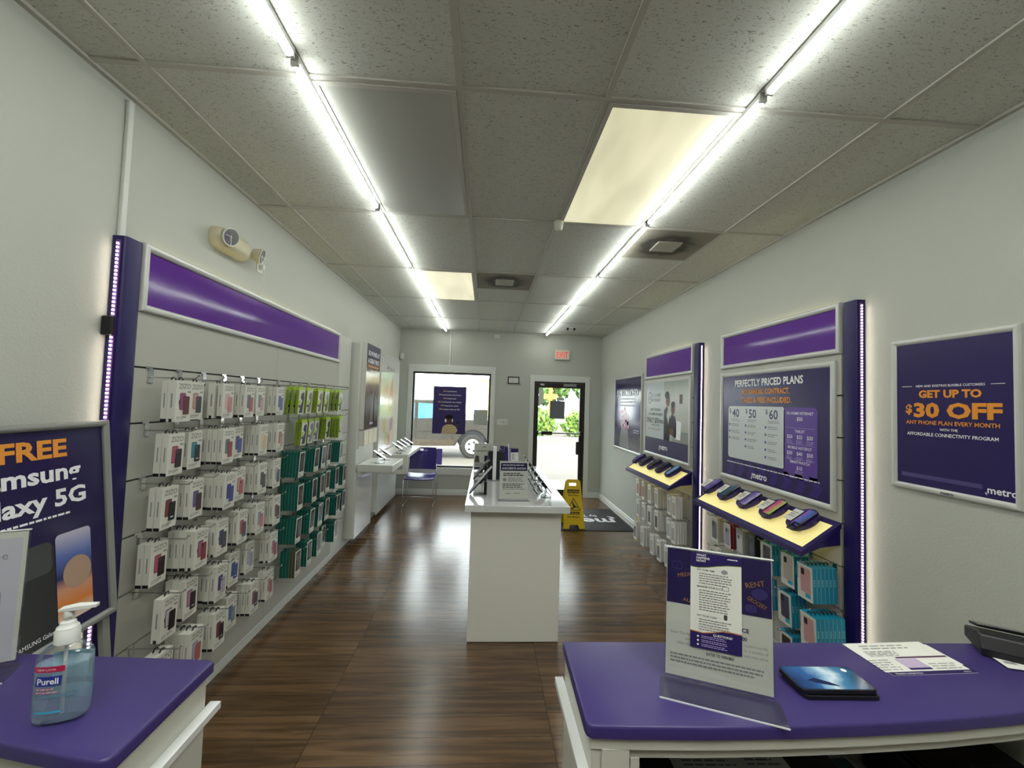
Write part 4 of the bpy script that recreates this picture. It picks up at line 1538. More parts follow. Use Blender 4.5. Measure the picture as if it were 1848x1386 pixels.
# left, white boxes: row, hook, boxes, front x, variant
HY = [2.03, 2.215, 2.398, 2.58, 2.765, 2.955]
TOPS = [-0.052, -0.045, -0.036, -0.034, -0.026, -0.026]
STACKS = [
    (0, 0, 2, -1.388, 'maroon'), (0, 1, 1, -1.453, 'black and red'), (0, 2, 2, -1.405, 'pink'), (0, 3, 2, -1.393, 'red and gold'), (0, 4, 1, -1.424, 'grey and pink'), (0, 5, 2, -1.393, 'blue'),
    (1, 0, 2, -1.408, 'dark brown'), (1, 1, 2, -1.443, 'teal and black'), (1, 2, 4, -1.39, 'red and gold'), (1, 3, 1, -1.443, 'blue'), (1, 4, 3, -1.392, 'gold'), (1, 5, 3, -1.378, 'red fade'),
    (2, 0, 2, -1.42, 'black'), (2, 1, 3, -1.422, 'brown'), (2, 2, 4, -1.37, 'blue'), (2, 3, 1, -1.416, 'blush'), (2, 4, 3, -1.388, 'charcoal'), (2, 5, 2, -1.388, 'silver'),
    (3, 0, 2, -1.448, 'dark brown'), (3, 1, 4, -1.388, 'red'), (3, 2, 2, -1.394, 'navy bolt'), (3, 3, 2, -1.392, 'crimson'), (3, 4, 3, -1.389, 'grey and red'), (3, 5, 3, -1.378, 'black'),
    (4, 0, 1, -1.389, 'black bolt'), (4, 1, 3, -1.424, 'purple'), (4, 2, 5, -1.386, 'marble'), (4, 3, 1, -1.423, 'royal blue'), (4, 4, 1, -1.436, 'lavender'), (4, 5, 2, -1.384, 'red'),
    (5, 0, 2, -1.396, 'black'), (5, 1, 4, -1.38, 'sky and red'), (5, 2, 3, -1.384, 'black'), (5, 3, 2, -1.427, 'slate blue'), (5, 4, 3, -1.396, 'black'), (5, 5, 2, -1.396, 'blush')]
rnd = random.Random(11)
for r, c, n, xf, var in STACKS:
    y = HY[c]
    hook((XL + 0.0455, y, GZ[r]), LEFT, f'chrome peg hook, {ORD[c]} from the purple pillar, {ROW[r]} row of white boxes', group='hooks holding white boxes', pz=TOPS[r] + 0.0105)
    x = xf
    stilt = math.radians(rnd.uniform(-1.0, 1.0))
    bolt = 'BOLT' in VAR[var][3]
    for k in range(n):
        th = 0.036 if (bolt and k == 0) else 0.026
        v = var if k == 0 else ('black' if th < 0.03 else var)
        if r == 0 and c == 2 and k == 1:
            v, x = 'maroon', x - 0.012
            th = 0.036
        if x - th < XL + 0.052:
            break
        side = f'white box picturing a {var} phone case, front of {ORD[c]} hook, {ROW[r]} white row'
        lab = side if k == 0 else f'white phone case box, {ORD[k]} from the front of {ORD[c]} hook, {ROW[r]} white row'
        tilt = stilt
        key = ('z', v, th)
        # box mesh front is at -thick; place so the front face is at x
        hang_box(key, (lambda v=v, th=th: case_box_mesh(v, th)), TAB, (x - th, y + rnd.uniform(-0.004, 0.004), GZ[r] + TOPS[r]), (tilt, 0, LEFT), lab, 'white phone case boxes', th)
        x -= th + 0.0025

# left, lime boxes and teal boxes
LIME = mat('lime card', '#7f9a1e', 0.45)
LIME_TOP = mat('bright lime card', '#a9c92c', 0.45)
TEAL = mat('teal card', '#0f5c52', 0.4)
TEAL_EDGE = mat('pale teal edge', '#4f8f82', 0.4)
OLIVE = mat('olive card', '#4f4a2e', 0.5)
CARDW = mat('white card front', '#cfcfc8', 0.35)


def lime_mesh(win, thick):
    w, h, t = 0.1, 0.2, thick
    bb = MB(-t)
    bb.box(-w / 2, w / 2, -t, 0, -h, -0.022, LIME)
    bb.box(-w / 2, w / 2, -t * 0.75, -t * 0.25, -0.022, 0.0, LIME_TOP)
    bb.rect(-w / 2, w / 2, -h, -0.022, CARDW, 1)
    m = mat('lime box picture ' + win, win, 0.15)
    bb.poly([(-0.012, -0.045), (0.035, -0.035), (0.042, -0.09), (0.03, -0.19), (-0.03, -0.19), (-0.012, -0.14), (0.012, -0.1), (-0.02, -0.08)], m, 2)
    bb.rect(-0.045, -0.012, -0.13, -0.095, LIME_TOP, 3)
    bb.rect(-0.045, -0.01, -0.15, -0.132, INK, 3)
    bb.lines(-0.03, 0.03, -0.034, 1, 0.01, INK_SOFT, 0.004, 2, 0)
    return bb


def teal_mesh(pic, thick, edge=None):
    w, h, t = 0.096, 0.19, thick
    bb = MB(-t)
    bb.box(-w / 2, w / 2, -t, 0, -h, 0, edge or TEAL)
    bb.add([(-w / 2 - 0.0006, -0.003, -h), (-w / 2 - 0.0006, 0, -h), (-w / 2 - 0.0006, 0, 0), (-w / 2 - 0.0006, -0.003, 0)], [(0, 1, 2, 3)], TEAL_EDGE)
    bb.rect(-w / 2, w / 2, -h, 0, CARDW, 1)
    bb.poly(rrect(0.002, -0.08, 0.074, 0.14, 0.008), mat('teal box window ' + pic, pic, 0.12), 2)
    bb.poly(rrect(0.008, -0.082, 0.05, 0.12, 0.008), mat('teal box phone ' + pic, pic, 0.25, vary=0.5, bscale=30), 3)
    bb.lines(-0.035, 0.0, -0.172, 2, 0.008, INK_SOFT, 0.004, 2)
    return bb


DY = [3.23, 3.42, 3.60, 3.78, 3.965, 4.15]
EY = [3.34, 3.60, 3.78, 3.965, 4.15, 4.33]
PICS = ['#3a3238', '#5a4a52', '#2c2a2e', '#4a4438', '#54526a', '#35333c']
for r, c, n, xf, win in ((0, 0, 3, -1.365, '#4a4a50'), (0, 1, 1, -1.385, '#8a857a'), (0, 2, 2, -1.372, '#7a7270'), (0, 3, 1, -1.385, '#5c6a3a'), (0, 5, 4, -1.391, '#3f3f52'),
                         (1, 1, 2, -1.413, '#3a3650'), (1, 2, 1, -1.434, '#6a7288'), (1, 3, 1, -1.459, '#3a3852'), (1, 4, 3, -1.429, '#4a5248'), (1, 5, 5, -1.375, '#8a8878')):
    y = DY[c]
    hook((XL + 0.0455, y, GZ[r]), LEFT, f'chrome peg hook, {ORD[c]} along the {ROW[r]} row of lime boxes', group='hooks holding lime boxes', pz=-0.0315)
    x = xf
    for k in range(n):
        th = 0.02
        lab = (f'lime sided windowed phone case box, front of {ORD[c]} hook, {ROW[r]} lime row' if k == 0 else
               f'lime phone case box, {ORD[k]} from the front of {ORD[c]} hook, {ROW[r]} lime row')
        hang_box(('l', win if k == 0 else '#4a4a50'), (lambda win=win: lime_mesh(win, 0.02)), LIME_TOP, (x - th, y, GZ[r] - 0.042), (math.radians(2.5), 0, LEFT), lab, 'lime phone case boxes', th)
        x -= th + (0.017 if (r, c) in ((0, 0), (0, 5)) else 0.006)
        if x - th < XL + 0.052:
            break
for r, c, n, xf in ((2, 0, 6, -1.385), (2, 1, 5, -1.375), (2, 2, 2, -1.385), (2, 3, 1, -1.408), (2, 4, 5, -1.36),
                    (3, 0, 6, -1.385), (3, 1, 5, -1.382), (3, 2, 3, -1.387), (3, 3, 1, -1.411), (3, 4, 4, -1.391), (3, 5, 3, -1.38),
                    (4, 0, 6, -1.385), (4, 1, 5, -1.388), (4, 2, 3, -1.391), (4, 3, 4, -1.402), (4, 4, 5, -1.366), (4, 5, 3, -1.375),
                    (5, 0, 5, -1.38), (5, 1, 4, -1.385), (5, 2, 3, -1.392), (5, 3, 1, -1.427), (5, 4, 5, -1.38)):
    y = EY[c] if not (r == 5 and c == 1) else 3.56
    hook((XL + 0.0455, y, GZ[r]), LEFT, f'chrome peg hook, {ORD[c]} along the {ROW[r]} row, holding teal boxes', group='hooks holding teal boxes', pz=-0.0235)
    x = xf
    for k in range(n):
        th = 0.0215
        pic = PICS[(r * 3 + c * 2) % 6] if k == 0 else PICS[0]
        edge = OLIVE if (r, c) == (5, 0) and k < 2 else None
        word = 'olive' if edge else 'teal'
        lab = (f'{word} phone case box, front of {ORD[c]} hook among teal boxes, {ROW[r]} row' if k == 0 else
               f'{word} phone case box, {ORD[k]} from front of {ORD[c]} hook among teal boxes, {ROW[r]} row')
        hang_box(('t', pic, bool(edge)), (lambda pic=pic, edge=edge: teal_mesh(pic, 0.0215, edge)), mat('clear teal tab', '#3d7a6e', 0.3),
                 (x - th, y, GZ[r] - 0.034), (math.radians((r * 7 + c * 5) % 5 * 0.6), 0, LEFT), lab, 'teal phone case boxes', th)
        x -= th + 0.0008
        if x - th < XL + 0.05:
            break

# right, near fixture: blue boxes and others under the lit shelf
BLUE = mat('cyan blue card', '#1284a4', 0.4)
BLUE_PALE = mat('pale cyan print', '#6fb6c8', 0.4)


def blue_mesh(pic, thick):
    w, h, t = 0.118, 0.2, thick
    bb = MB(-t)
    bb.box(-w / 2, w / 2, -t, 0, -h, 0, BLUE)
    bb.rect(-w / 2, w / 2, -h, 0, CARDW, 1)
    bb.poly(rrect(0.006, -0.088, 0.082, 0.148, 0.008), mat('blue box picture edge', '#b8b5b0', 0.3), 2)
    bb.poly(rrect(0.006, -0.088, 0.074, 0.14, 0.01), mat('blue box picture ' + pic, pic, 0.3), 3)
    bb.poly(rrect(-0.014, -0.042, 0.026, 0.036, 0.006), mat('blue box camera', '#2c2a2e', 0.2), 4)
    bb.rect(0.004, 0.044, -0.182, -0.16, mat('cyan sticker', '#2d9fc8', 0.4), 4)
    bb.text('Spigen', -0.052, -0.05, 0.02, INK, 2, 'l', rot=-PI / 2) if False else None
    bb.lines(-0.056, -0.05, -0.02, 9, 0.009, INK, 0.006, 2, 0.2, 0.006)
    x = w / 2 + 0.0006
    bb.add([(x, -t, -h), (x, -t + 0.003, -h), (x, -t + 0.003, 0), (x, -t, 0)], [(0, 1, 2, 3)], BLUE_PALE)
    for q in range(3):
        z = -0.075 - q * 0.014
        bb.add([(x, -t * 0.7, z), (x, -t * 0.3, z), (x, -t * 0.3, z + 0.01), (x, -t * 0.7, z + 0.01)], [(0, 1, 2, 3)], BLUE_PALE)
    return bb


def sleeve_mesh(col, pic, w, h, t, top='#c9c9c4'):
    bb = MB(-t)
    bb.box(-w / 2, w / 2, -t, 0, -h, 0, mat('sleeve ' + col, col, 0.35))
    bb.rect(-w / 2, w / 2, -h, 0, mat('sleeve front ' + top, top, 0.3), 1)
    bb.poly(rrect(0.0, -h * 0.54, w * 0.7, h * 0.7, 0.008), mat('sleeve picture ' + pic, pic, 0.2), 2)
    bb.poly(rrect(-w * 0.12, -h * 0.3, w * 0.26, h * 0.14, 0.006), INK, 3)
    bb.lines(-w * 0.35, w * 0.3, -h * 0.12, 2, 0.01, INK_SOFT, 0.005, 2)
    return bb


# row is the groove index; front face x; number; maker
NEAR = [
    (4, 2.405, 1.9, 6, 'b', '#b98f90', 'pink', 'top'), (4, 2.59, 1.93, 4, 'b', '#b7aca4', 'beige', 'top'), (4, 2.79, 1.93, 4, 'b', '#3a3c44', 'dark grey', 'top'),
    (5, 2.33, 1.86, 7, 'b', '#54525a', 'grey', 'middle'), (5, 2.615, 1.93, 4, 'b', '#35384c', 'navy', 'middle'), (5, 2.84, 1.93, 3, 'b', '#404044', 'charcoal', 'middle'),
    (6, 2.6, 1.93, 4, 'b', '#2e2628', 'black', 'low'), (6, 2.36, 1.93, 4, 'b', '#66626a', 'silver grey', 'low')]
for r, y, xf, n, kind, pic, word, rowname in NEAR:
    hook((XR - 0.0455, y, GZ[r]), RIGHT, f'peg hook holding blue boxes with the {word} case, {rowname} row under the lit shelf', group='hooks holding blue boxes', pz=0.0065)
    x = xf
    for k in range(n):
        th = 0.0235
        lab = (f'blue sided box showing a {word} phone case, front of its {rowname} row stack' if k == 0 else
               f'blue sided phone case box, {ORD[k]} behind the {word} case box, {rowname} row')
        hang_box(('b', pic if k == 0 else '#54525a'), (lambda pic=pic: blue_mesh(pic, 0.0235)), TAB, (x + th, y, GZ[r] - 0.004), (math.radians(2 if r != 5 else 3), 0, RIGHT), lab, 'blue phone case boxes', th)
        x += th + 0.001
        if x + th > XR - 0.05:
            break
for y, xf, n, cols, w, h, lab in (
        (2.98, 1.95, 3, ('#22262c', '#2a2e36', '#3a3c40'), 0.075, 0.17, 'black phone accessory pack'),
        (3.09, 1.93, 2, ('#a9abab', '#c3c6c8', '#8f9294'), 0.085, 0.19, 'clear phone case pack with a silver picture'),
        (3.25, 1.93, 4, ('#7d1f2b', '#8c88a8', '#c8c6c4'), 0.085, 0.19, 'red sided phone case box'),
        (3.44, 1.93, 2, ('#c4c4c0', '#1f2024', '#d2d2cc'), 0.1, 0.2, 'white box with a black phone picture')):
    hook((XR - 0.0455, y, GZ[4]), RIGHT, f'peg hook with the {lab} under the lit shelf', group='hooks holding mixed packs', pz=0.0065)
    x = xf
    for k in range(n):
        th = 0.022
        hang_box(('s', lab), (lambda cols=cols, w=w, h=h: sleeve_mesh(cols[0], cols[1], w, h, 0.022, cols[2])), mat('clear teal tab', '#3d7a6e'), (x + th, y, GZ[4] - 0.004), (math.radians(2), 0, RIGHT),
                 f'{lab}, {("front", "second", "third", "fourth")[k]} on its hook under the lit shelf', 'mixed phone case packs', th)
        x += th + 0.003
hook((XR - 0.0455, 3.44, GZ[5]), RIGHT, 'peg hook with the black lettered white box, second row under the lit shelf', group='hooks holding mixed packs', pz=0.0065)


def noire():
    bb = MB(-0.03)
    bb.box(-0.06, 0.06, -0.03, 0, -0.19, 0, BOXW)
    bb.text('NOIRE', 0, -0.05, 0.034, BLACK, 1, width=0.1, bold=0.02)
    bb.poly(rrect(0, -0.12, 0.05, 0.1, 0.008), INK, 1)
    return bb


ob = noire().build('phone_case_box', None, (1.96, 3.44, GZ[5] - 0.004), (0, 0, RIGHT))
tag(ob, 'white box with bold black lettering hanging behind the flyer holder', 'phone case', 'mixed phone case packs')
hang_tab(TAB).build('hang_tab', ob, (0, -0.015, 0))

# right, far fixture: slim white accessory packs
def slim_mesh(pic):
    w, h, t = 0.085, 0.215, 0.02
    bb = MB(-t)
    bb.box(-w / 2, w / 2, -t, 0, -h, 0, mat('grey white pack', '#dadad8', 0.4))
    bb.rect(-w / 2, w / 2, -h, 0, mat('white pack front', '#f0f0ee', 0.4), 1)
    bb.rect(-w / 2 + 0.012, w / 2 - 0.012, -h + 0.03, -0.06, mat('pack picture ' + pic, pic, 0.3), 2)
    bb.lines(-w * 0.3, w * 0.3, -0.03, 2, 0.012, INK_SOFT, 0.006, 2)
    return bb


GREYTAB = mat('grey clear tab', '#9a9a98', 0.3)
k2 = 0
for r, rowname, items in (
        (4, 'top', ((5.215, 1.93, 2, '#b0606c'), (5.035, 1.93, 3, '#b4b4b4'), (4.84, 1.93, 3, '#aeb0b2'), (4.64, 1.93, 5, '#b2b2b2'), (4.335, 1.94, 4, '#b6b6b6'), (4.2, 1.93, 3, '#adadad'))),
        (5, 'middle', ((5.195, 1.93, 3, '#9a9ca0'), (5.02, 1.93, 3, '#a8aaac'), (4.83, 1.93, 3, '#55565a'), (4.63, 1.93, 5, '#4a4a50'), (4.34, 1.94, 3, '#a8b2b4'), (4.19, 1.92, 5, '#aaaaaa'))),
        (6, 'bottom', ((5.09, 1.86, 3, '#55565c'), (4.86, 1.86, 4, '#b0b0b0'), (4.58, 1.86, 3, '#acacac'), (4.39, 1.86, 3, '#4c4c52'), (4.22, 1.87, 3, '#b0b0b0')))):
    for c, (y, xf, n, pic) in enumerate(items):
        hook((XR - 0.0455, y, GZ[r]), RIGHT, f'peg hook, {ORD[c]} from the door in the {rowname} row of slim white packs', group='hooks holding slim white packs', pz=0.0005)
        x = xf
        for k in range(n):
            th = 0.02
            lab = (f'slim white accessory pack, front of {ORD[c]} hook from the door, {rowname} row' if k == 0 else
                   f'slim white pack, {ORD[k]} from the front, {ORD[c]} hook from the door, {rowname} row')
            o = hang_box(('w', pic if k == 0 else '#b4b4b4'), (lambda pic=pic: slim_mesh(pic)), GREYTAB, (x + th, y, GZ[r] - 0.01), (math.radians(1.5), 0, RIGHT), lab, 'slim white accessory packs', th)
            if 'category' in o:
                o['category'] = 'accessory pack'
            o.name = 'accessory_pack'
            x += th + 0.006
            if x + th > XR - 0.05:
                break
YEL = mat('yellow tag', '#e2d24a', 0.5)
for z, lab in ((0.33, 'small yellow tag above the slim white packs nearest the door'), (0.09, 'small yellow tag hanging below the slim white packs nearest the door')):
    o = MB().box(-0.02, 0.02, -0.002, 0, 0, 0.035, YEL).build('price_tag', None, (1.9, 5.06, z), (0, 0, RIGHT))
    tag(o, lab, 'tag')

# ------------------------------------------------------------------ lit shelves with phones on the right wall
GLOW = mat('lit yellow panel', '#e8dc9c', 0.35, emit='#ffec96', power=0.5)
SHELFP = mat('indigo shelf', '#2b2060', 0.3)
STEM = CLEAR


def lit_shelf(label, y0, y1):
    """sloping tray; local x along the wall to the viewer's right, -y out from the wall"""
    w = y1 - y0
    t = thing('lit_phone_shelf', label, 'shelf', (XR - 0.046, (y0 + y1) / 2, 0), RIGHT, 'lit sloping phone shelves')
    zb, zf, out = 1.07, 0.905, 0.245
    sl = (zb - zf) / out
    def top(y): return zb + y * sl
    bb = MB()
    f = 0.028
    for xa, xb, ya, yb in ((-w / 2, w / 2, -f, -0.001), (-w / 2, w / 2, -out, -out + f), (-w / 2, -w / 2 + f, -out + f, -f), (w / 2 - f, w / 2, -out + f, -f)):
        vs = [(x, y, top(y) - d) for x in (xa, xb) for y in (ya, yb) for d in (0.03, 0)]
        bb.add(vs, [(0, 1, 3, 2), (4, 6, 7, 5), (0, 4, 5, 1), (2, 3, 7, 6), (0, 2, 6, 4), (1, 5, 7, 3)], SHELFP)
    bb.build('tray_frame', t)
    bb = MB()
    vs = [(x, y, top(y) - d) for x in (-w / 2 + f, w / 2 - f) for y in (-out + f, -f) for d in (0.022, 0.003)]
    bb.add(vs, [(0, 1, 3, 2), (4, 6, 7, 5), (0, 4, 5, 1), (2, 3, 7, 6), (0, 2, 6, 4), (1, 5, 7, 3)], GLOW)
    bb.build('lit_panel', t)
    for s in (-1, 1):
        x = s * (w / 2 - 0.02)
        MB().extr([(-0.001, 1.035), (-0.001, 0.94), (-0.12, 0.925), (-out + 0.01, top(-out + 0.01) - 0.032)], x - 0.012, x + 0.012, SHELFP).build('bracket', t)
    return t, top


def pad_phone(label, x_wall, y, rz, out, topz, scr, card, body='#1c1b24', big=False, hook_on=False):
    t = thing('pad_phone', label, 'phone', (x_wall - out, y, topz), rz, 'phones on the lit shelves')
    bb = MB()
    bb.box(-0.03, 0.03, -0.028, 0.028, 0.0005, 0.006, CLEAR)
    bb.xf(Matrix.Rotation(math.radians(34), 4, 'X'))
    bb.cyl((0, 0, 0.004), (0, 0.012, 0.05), 0.008, 0.008, CLEAR, 10)
    bb.build('clear_stem', t)
    R = Matrix.Translation((0, 0.012, 0.07)) @ Matrix.Rotation(-math.radians(57), 4, 'X')
    w, h = (0.078, 0.16)
    bb = MB()
    bb.prism(ellipse(0, 0, 0.088, 0.098, 28), 0.004, 0.03, SHELFP)
    bb.xf(R).build('oval_pad', t, smooth=40)
    bb = MB()
    bb.prism(rrect(0.026, 0, w, h, 0.012, 4), -0.006, 0.003, mat('phone body ' + body, body, 0.2, coat=0.5))
    ph = bb.xf(R).build('phone', t)
    bb = MB(-0.006)
    bb.poly(rrect(0.026, 0, w - 0.006, h - 0.006, 0.01, 4), scr, 1)
    bb.xf(R).build('screen', ph, recalc=False)
    if card:
        bb = MB()
        bb.box(-0.086, -0.016, -0.012, -0.0095, -0.06, 0.045, PAPER)
        cb = bb.xf(R).build('price_card', t)
        bb = MB(-0.0122)
        bb.lines(-0.078, -0.026, 0.01, 3, 0.018, INK_SOFT, 0.009, 1, 0.3, 0.014)
        bb.xf(R).build('price_print', cb, recalc=False)
    if hook_on:
        bb = MB()
        bb.tube([(0.02, -0.012, -0.06), (0.075, -0.012, -0.06), (0.075, -0.012, -0.12), (0.02, -0.012, -0.12)], 0.006, BLACK, 6, True)
        bb.xf(R).build('security_clamp', t)
    MB().box(0.02, 0.05, -0.05, -0.042, 0.012, 0.02, BLACK).build('tether_clip', t)
    return t


tr, top = lit_shelf('lit yellow phone shelf below the plans poster', 2.36, 3.635)
SC1 = screen('violet wave', '#c9bfe0', '#6a58b0', '#352a70')
SC2 = screen('blue wave', '#16202e', '#2f5a78', '#0f1620')
SC3 = screen('lilac', '#8f7fc4', '#5a4a9c', '#b7a8dc')
SC4 = screen('rainbow', '#4a3fa0', '#d04a7c', '#8ac84a')
SC5 = screen('sunset', '#2a1c2e', '#8a4fb0', '#3a6ac0', '#5a2a2e')
for i, (y, scr, word) in enumerate(((3.575, SC1, 'violet wave'), (3.325, SC2, 'dark blue'), (3.06, SC3, 'lilac'), (2.795, SC4, 'pink and green'), (2.53, SC5, 'sunset'))):
    pad_phone(f'{word} phone on oval pad, {ORD[4 - i]} from near end of the near lit shelf', XR - 0.046, y, RIGHT, 0.125, top(-0.125), scr, True, hook_on=(i == 4))
tr, top = lit_shelf('lit yellow phone shelf below the home internet poster', 4.14, 5.425)
SCD = mat('dark idle screen', '#1a1a22', 0.08)
for i, (y, scr, word) in enumerate(((5.33, SC1, 'violet'), (5.1, SCD, 'black'), (4.84, SCD, 'black'), (4.6, SCD, 'black'), (4.345, screen('sky', '#5f94c8', '#7fb0dc', '#4f86bc'), 'sky blue'))):
    pad_phone(f'{word} phone on oval pad, {ORD[i]} from the door on far lit shelf', XR - 0.046, y, RIGHT, 0.125, top(-0.125), scr, False)
# ------------------------------------------------------------------ island table
t = thing('island_table', 'white gloss island display table in the middle of the shop floor', 'table', (0.25, 3.9, 0))
ISL = mat('island gloss white', '#d2d5d4', 0.08, coat=0.6)
MB().box(-0.37, 0.372, -0.92, 0.95, 0.937, 0.986, ISL).build('table_top', t, bevel=0.003)
MB().box(-0.328, 0.326, -0.83, 0.88, 0.004, 0.937, mat('island body white', '#e8e8e1', 0.3)).build('body', t, bevel=0.003)
MB().box(-0.31, 0.31, -0.80, 0.86, 0.0, 0.004, BLACK).build('plinth', t)
ZT = 0.986


def acrylic_sign(label, loc, rz, w, h, lean, lip, printer, group=None, cat='sign', name='sign_holder'):
    """clear L-shaped holder with a sheet in it; returns root"""
    t = thing(name, label, cat, loc, rz, group)
    R = Matrix.Rotation(-math.radians(lean), 4, 'X')
    bb = MB()
    bb.box(-w / 2 - 0.004, w / 2 + 0.004, -0.0045, -0.003, 0.012, h, CLEAR)
    bb.box(-w / 2 - 0.004, w / 2 + 0.004, 0.001, 0.0025, 0.004, h, CLEAR)
    bb.xf(R).build('clear_panel', t)
    bb = MB()
    bb.box(-w / 2 - 0.012, w / 2 + 0.012, -lip, 0.002, 0.0, 0.0025, clear_mat('frosted acrylic lip', '#f0f0f4', 0.14, 0.25))
    bb.build('foot', t)
    bb = MB()
    ED = mat('acrylic edge', '#dfe2e4', 0.15, spec=0.8)
    bb.box(-w / 2 - 0.004, w / 2 + 0.004, -0.0045, 0.0025, h, h + 0.002, ED)
    bb.xf(R).build('bright_edge', t)
    bb = MB()
    bb.box(-w / 2 - 0.012, w / 2 + 0.012, -lip - 0.0015, -lip, 0.0, 0.0028, ED)
    bb.build('foot_edge', t)
    bb = MB(-0.0028)
    bb.box(-w / 2, w / 2, -0.0028, 0.0008, 0.012, h - 0.002, PAPER)
    printer(bb)
    bb.xf(R).build('sheet', t)
    return t


def pr_inscribe(bb):
    bb.rect(-0.1, 0.1, 0.215, 0.272, DEEP, 1)
    bb.text('¡INSCRÍBETE AHORA!', 0, 0.226, 0.02, WPRINT, 2, width=0.18, bold=0.015)
    bb.lines(-0.085, 0.085, 0.254, 1, 0.01, WPRINT, 0.006, 2, 0.05)
    bb.lines(-0.08, 0.08, 0.192, 2, 0.014, INK, 0.008, 1, 0.2)
    bb.poly(ellipse(-0.07, 0.15, 0.013, 0.013), INK_SOFT, 1)
    bb.lines(-0.045, 0.08, 0.158, 3, 0.011, INK_SOFT, 0.006, 1, 0.3)
    bb.lines(-0.085, 0.085, 0.116, 3, 0.012, INK, 0.006, 1, 0.2)
    bb.lines(-0.085, 0.085, 0.078, 1, 0.012, INK_SOFT, 0.006, 1, 0)
    bb.text('metro', -0.04, 0.046, 0.014, INK, 1, bold=0.02)
    bb.lines(0.0, 0.05, 0.048, 1, 0.01, INK_SOFT, 0.006, 1, 0)


acrylic_sign('clear holder with the INSCRÍBETE AHORA sheet at the front of the island table', (0.229, 3.15, ZT), 0.08, 0.212, 0.285, 4, 0.06, pr_inscribe, 'sign holders')


def pr_month(bb):
    bb.text('metro', 0, 0.245, 0.016, INK, 1, bold=0.02)
    bb.text('ONE MONTH FREE', 0, 0.2, 0.022, INK, 1, width=0.17, bold=0.02)
    bb.poly([(-0.1, 0.09), (-0.05, 0.09), (-0.055, 0.15), (-0.075, 0.165), (-0.095, 0.15)], mat('print brown coat', '#5a5048', 0.3), 1)
    bb.rect(-0.0, 0.1, 0.095, 0.16, DEEP, 1)
    bb.rect(-0.1, 0.1, 0.05, 0.085, mat('print grey', '#a9abac', 0.4), 1)
    bb.rect(-0.1, 0.1, 0.02, 0.042, DEEP, 1)


acrylic_sign('clear holder with a grey month offer sheet at the back left of the island table', (0.005, 4.42, ZT), 0.0, 0.212, 0.285, 3, 0.06, pr_month, 'sign holders')

t = thing('leaflet_box', 'dark cardboard box behind a white card in the middle of the island table', 'box', (0.112, 4.02, ZT), 0.05)
bb = MB()
for x0, x1, y0, y1 in ((-0.075, -0.071, -0.05, 0.05), (0.071, 0.075, -0.05, 0.05), (-0.071, 0.071, -0.05, -0.046), (-0.071, 0.071, 0.046, 0.05)):
    bb.box(x0, x1, y0, y1, 0, 0.25, mat('dark green card', '#1c2428', 0.4))
bb.box(-0.071, 0.071, -0.046, 0.046, 0.0, 0.2, mat('dark green card', '#1c2428'))
bb.build('sleeve', t)
bb = MB()
bb.box(0.03, 0.06, -0.03, 0.03, 0.2, 0.275, INK)
bb.build('insert', t)
t = thing('card_stand', 'white upright card seen edge on in front of the dark box on the island table', 'card', (0.1, 3.93, ZT), 0.0)
MB().box(-0.016, 0.016, -0.03, 0.03, 0.004, 0.31, WPRINT).build('card', t, bevel=0.002)
MB().box(-0.05, 0.06, -0.045, 0.03, 0, 0.004, CLEAR).build('foot', t)

VPR = mat('violet booklet', '#3a3072', 0.35)
for i, (x, y, h, lab) in enumerate(((0.185, 4.42, 0.262, 'purple booklet box, leftmost of the group at the back of the island table'), (0.232, 4.46, 0.25, 'purple booklet box, second from left at the back of the island table'))):
    t = thing('booklet_box', lab, 'box', (x, y, ZT), 0.0, 'booklet boxes')
    bb = MB(-0.05)
    bb.box(-0.021, 0.021, -0.05, 0.05, 0, h, VPR)
    bb.rect(-0.015, 0.015, 0.02, h - 0.06, LILAC, 1)
    bb.build('carton', t)
    MB().box(-0.021, 0.021, -0.048, 0.05, h, h + 0.006, mat('dark flap', '#262046', 0.4)).build('flap', t)
t = thing('booklet_box', 'white booklet box with purple lid at the back of the island table', 'box', (0.312, 4.43, ZT), 0.1, 'booklet boxes')
bb = MB(-0.04)
bb.box(-0.04, 0.04, -0.04, 0.04, 0, 0.235, WPRINT)
bb.rect(-0.04, 0.04, 0.205, 0.235, DEEP, 1)
bb.lines(-0.028, 0.01, 0.18, 4, 0.016, INK_SOFT, 0.007, 1)
bb.rect(-0.03, 0.0, 0.07, 0.11, INK, 1)
bb.build('carton', t)
MB().box(-0.04, 0.04, -0.04, 0.04, 0.235, 0.242, DEEP).build('lid', t)
t = thing('tent_card', 'thin white leaning card beside the white booklet box on the island table', 'card', (0.262, 4.36, ZT), 0.0)
MB().box(-0.003, 0.003, -0.05, 0.05, 0, 0.29, WPRINT).xf(Matrix.Rotation(-0.05, 4, 'Y')).build('card', t)

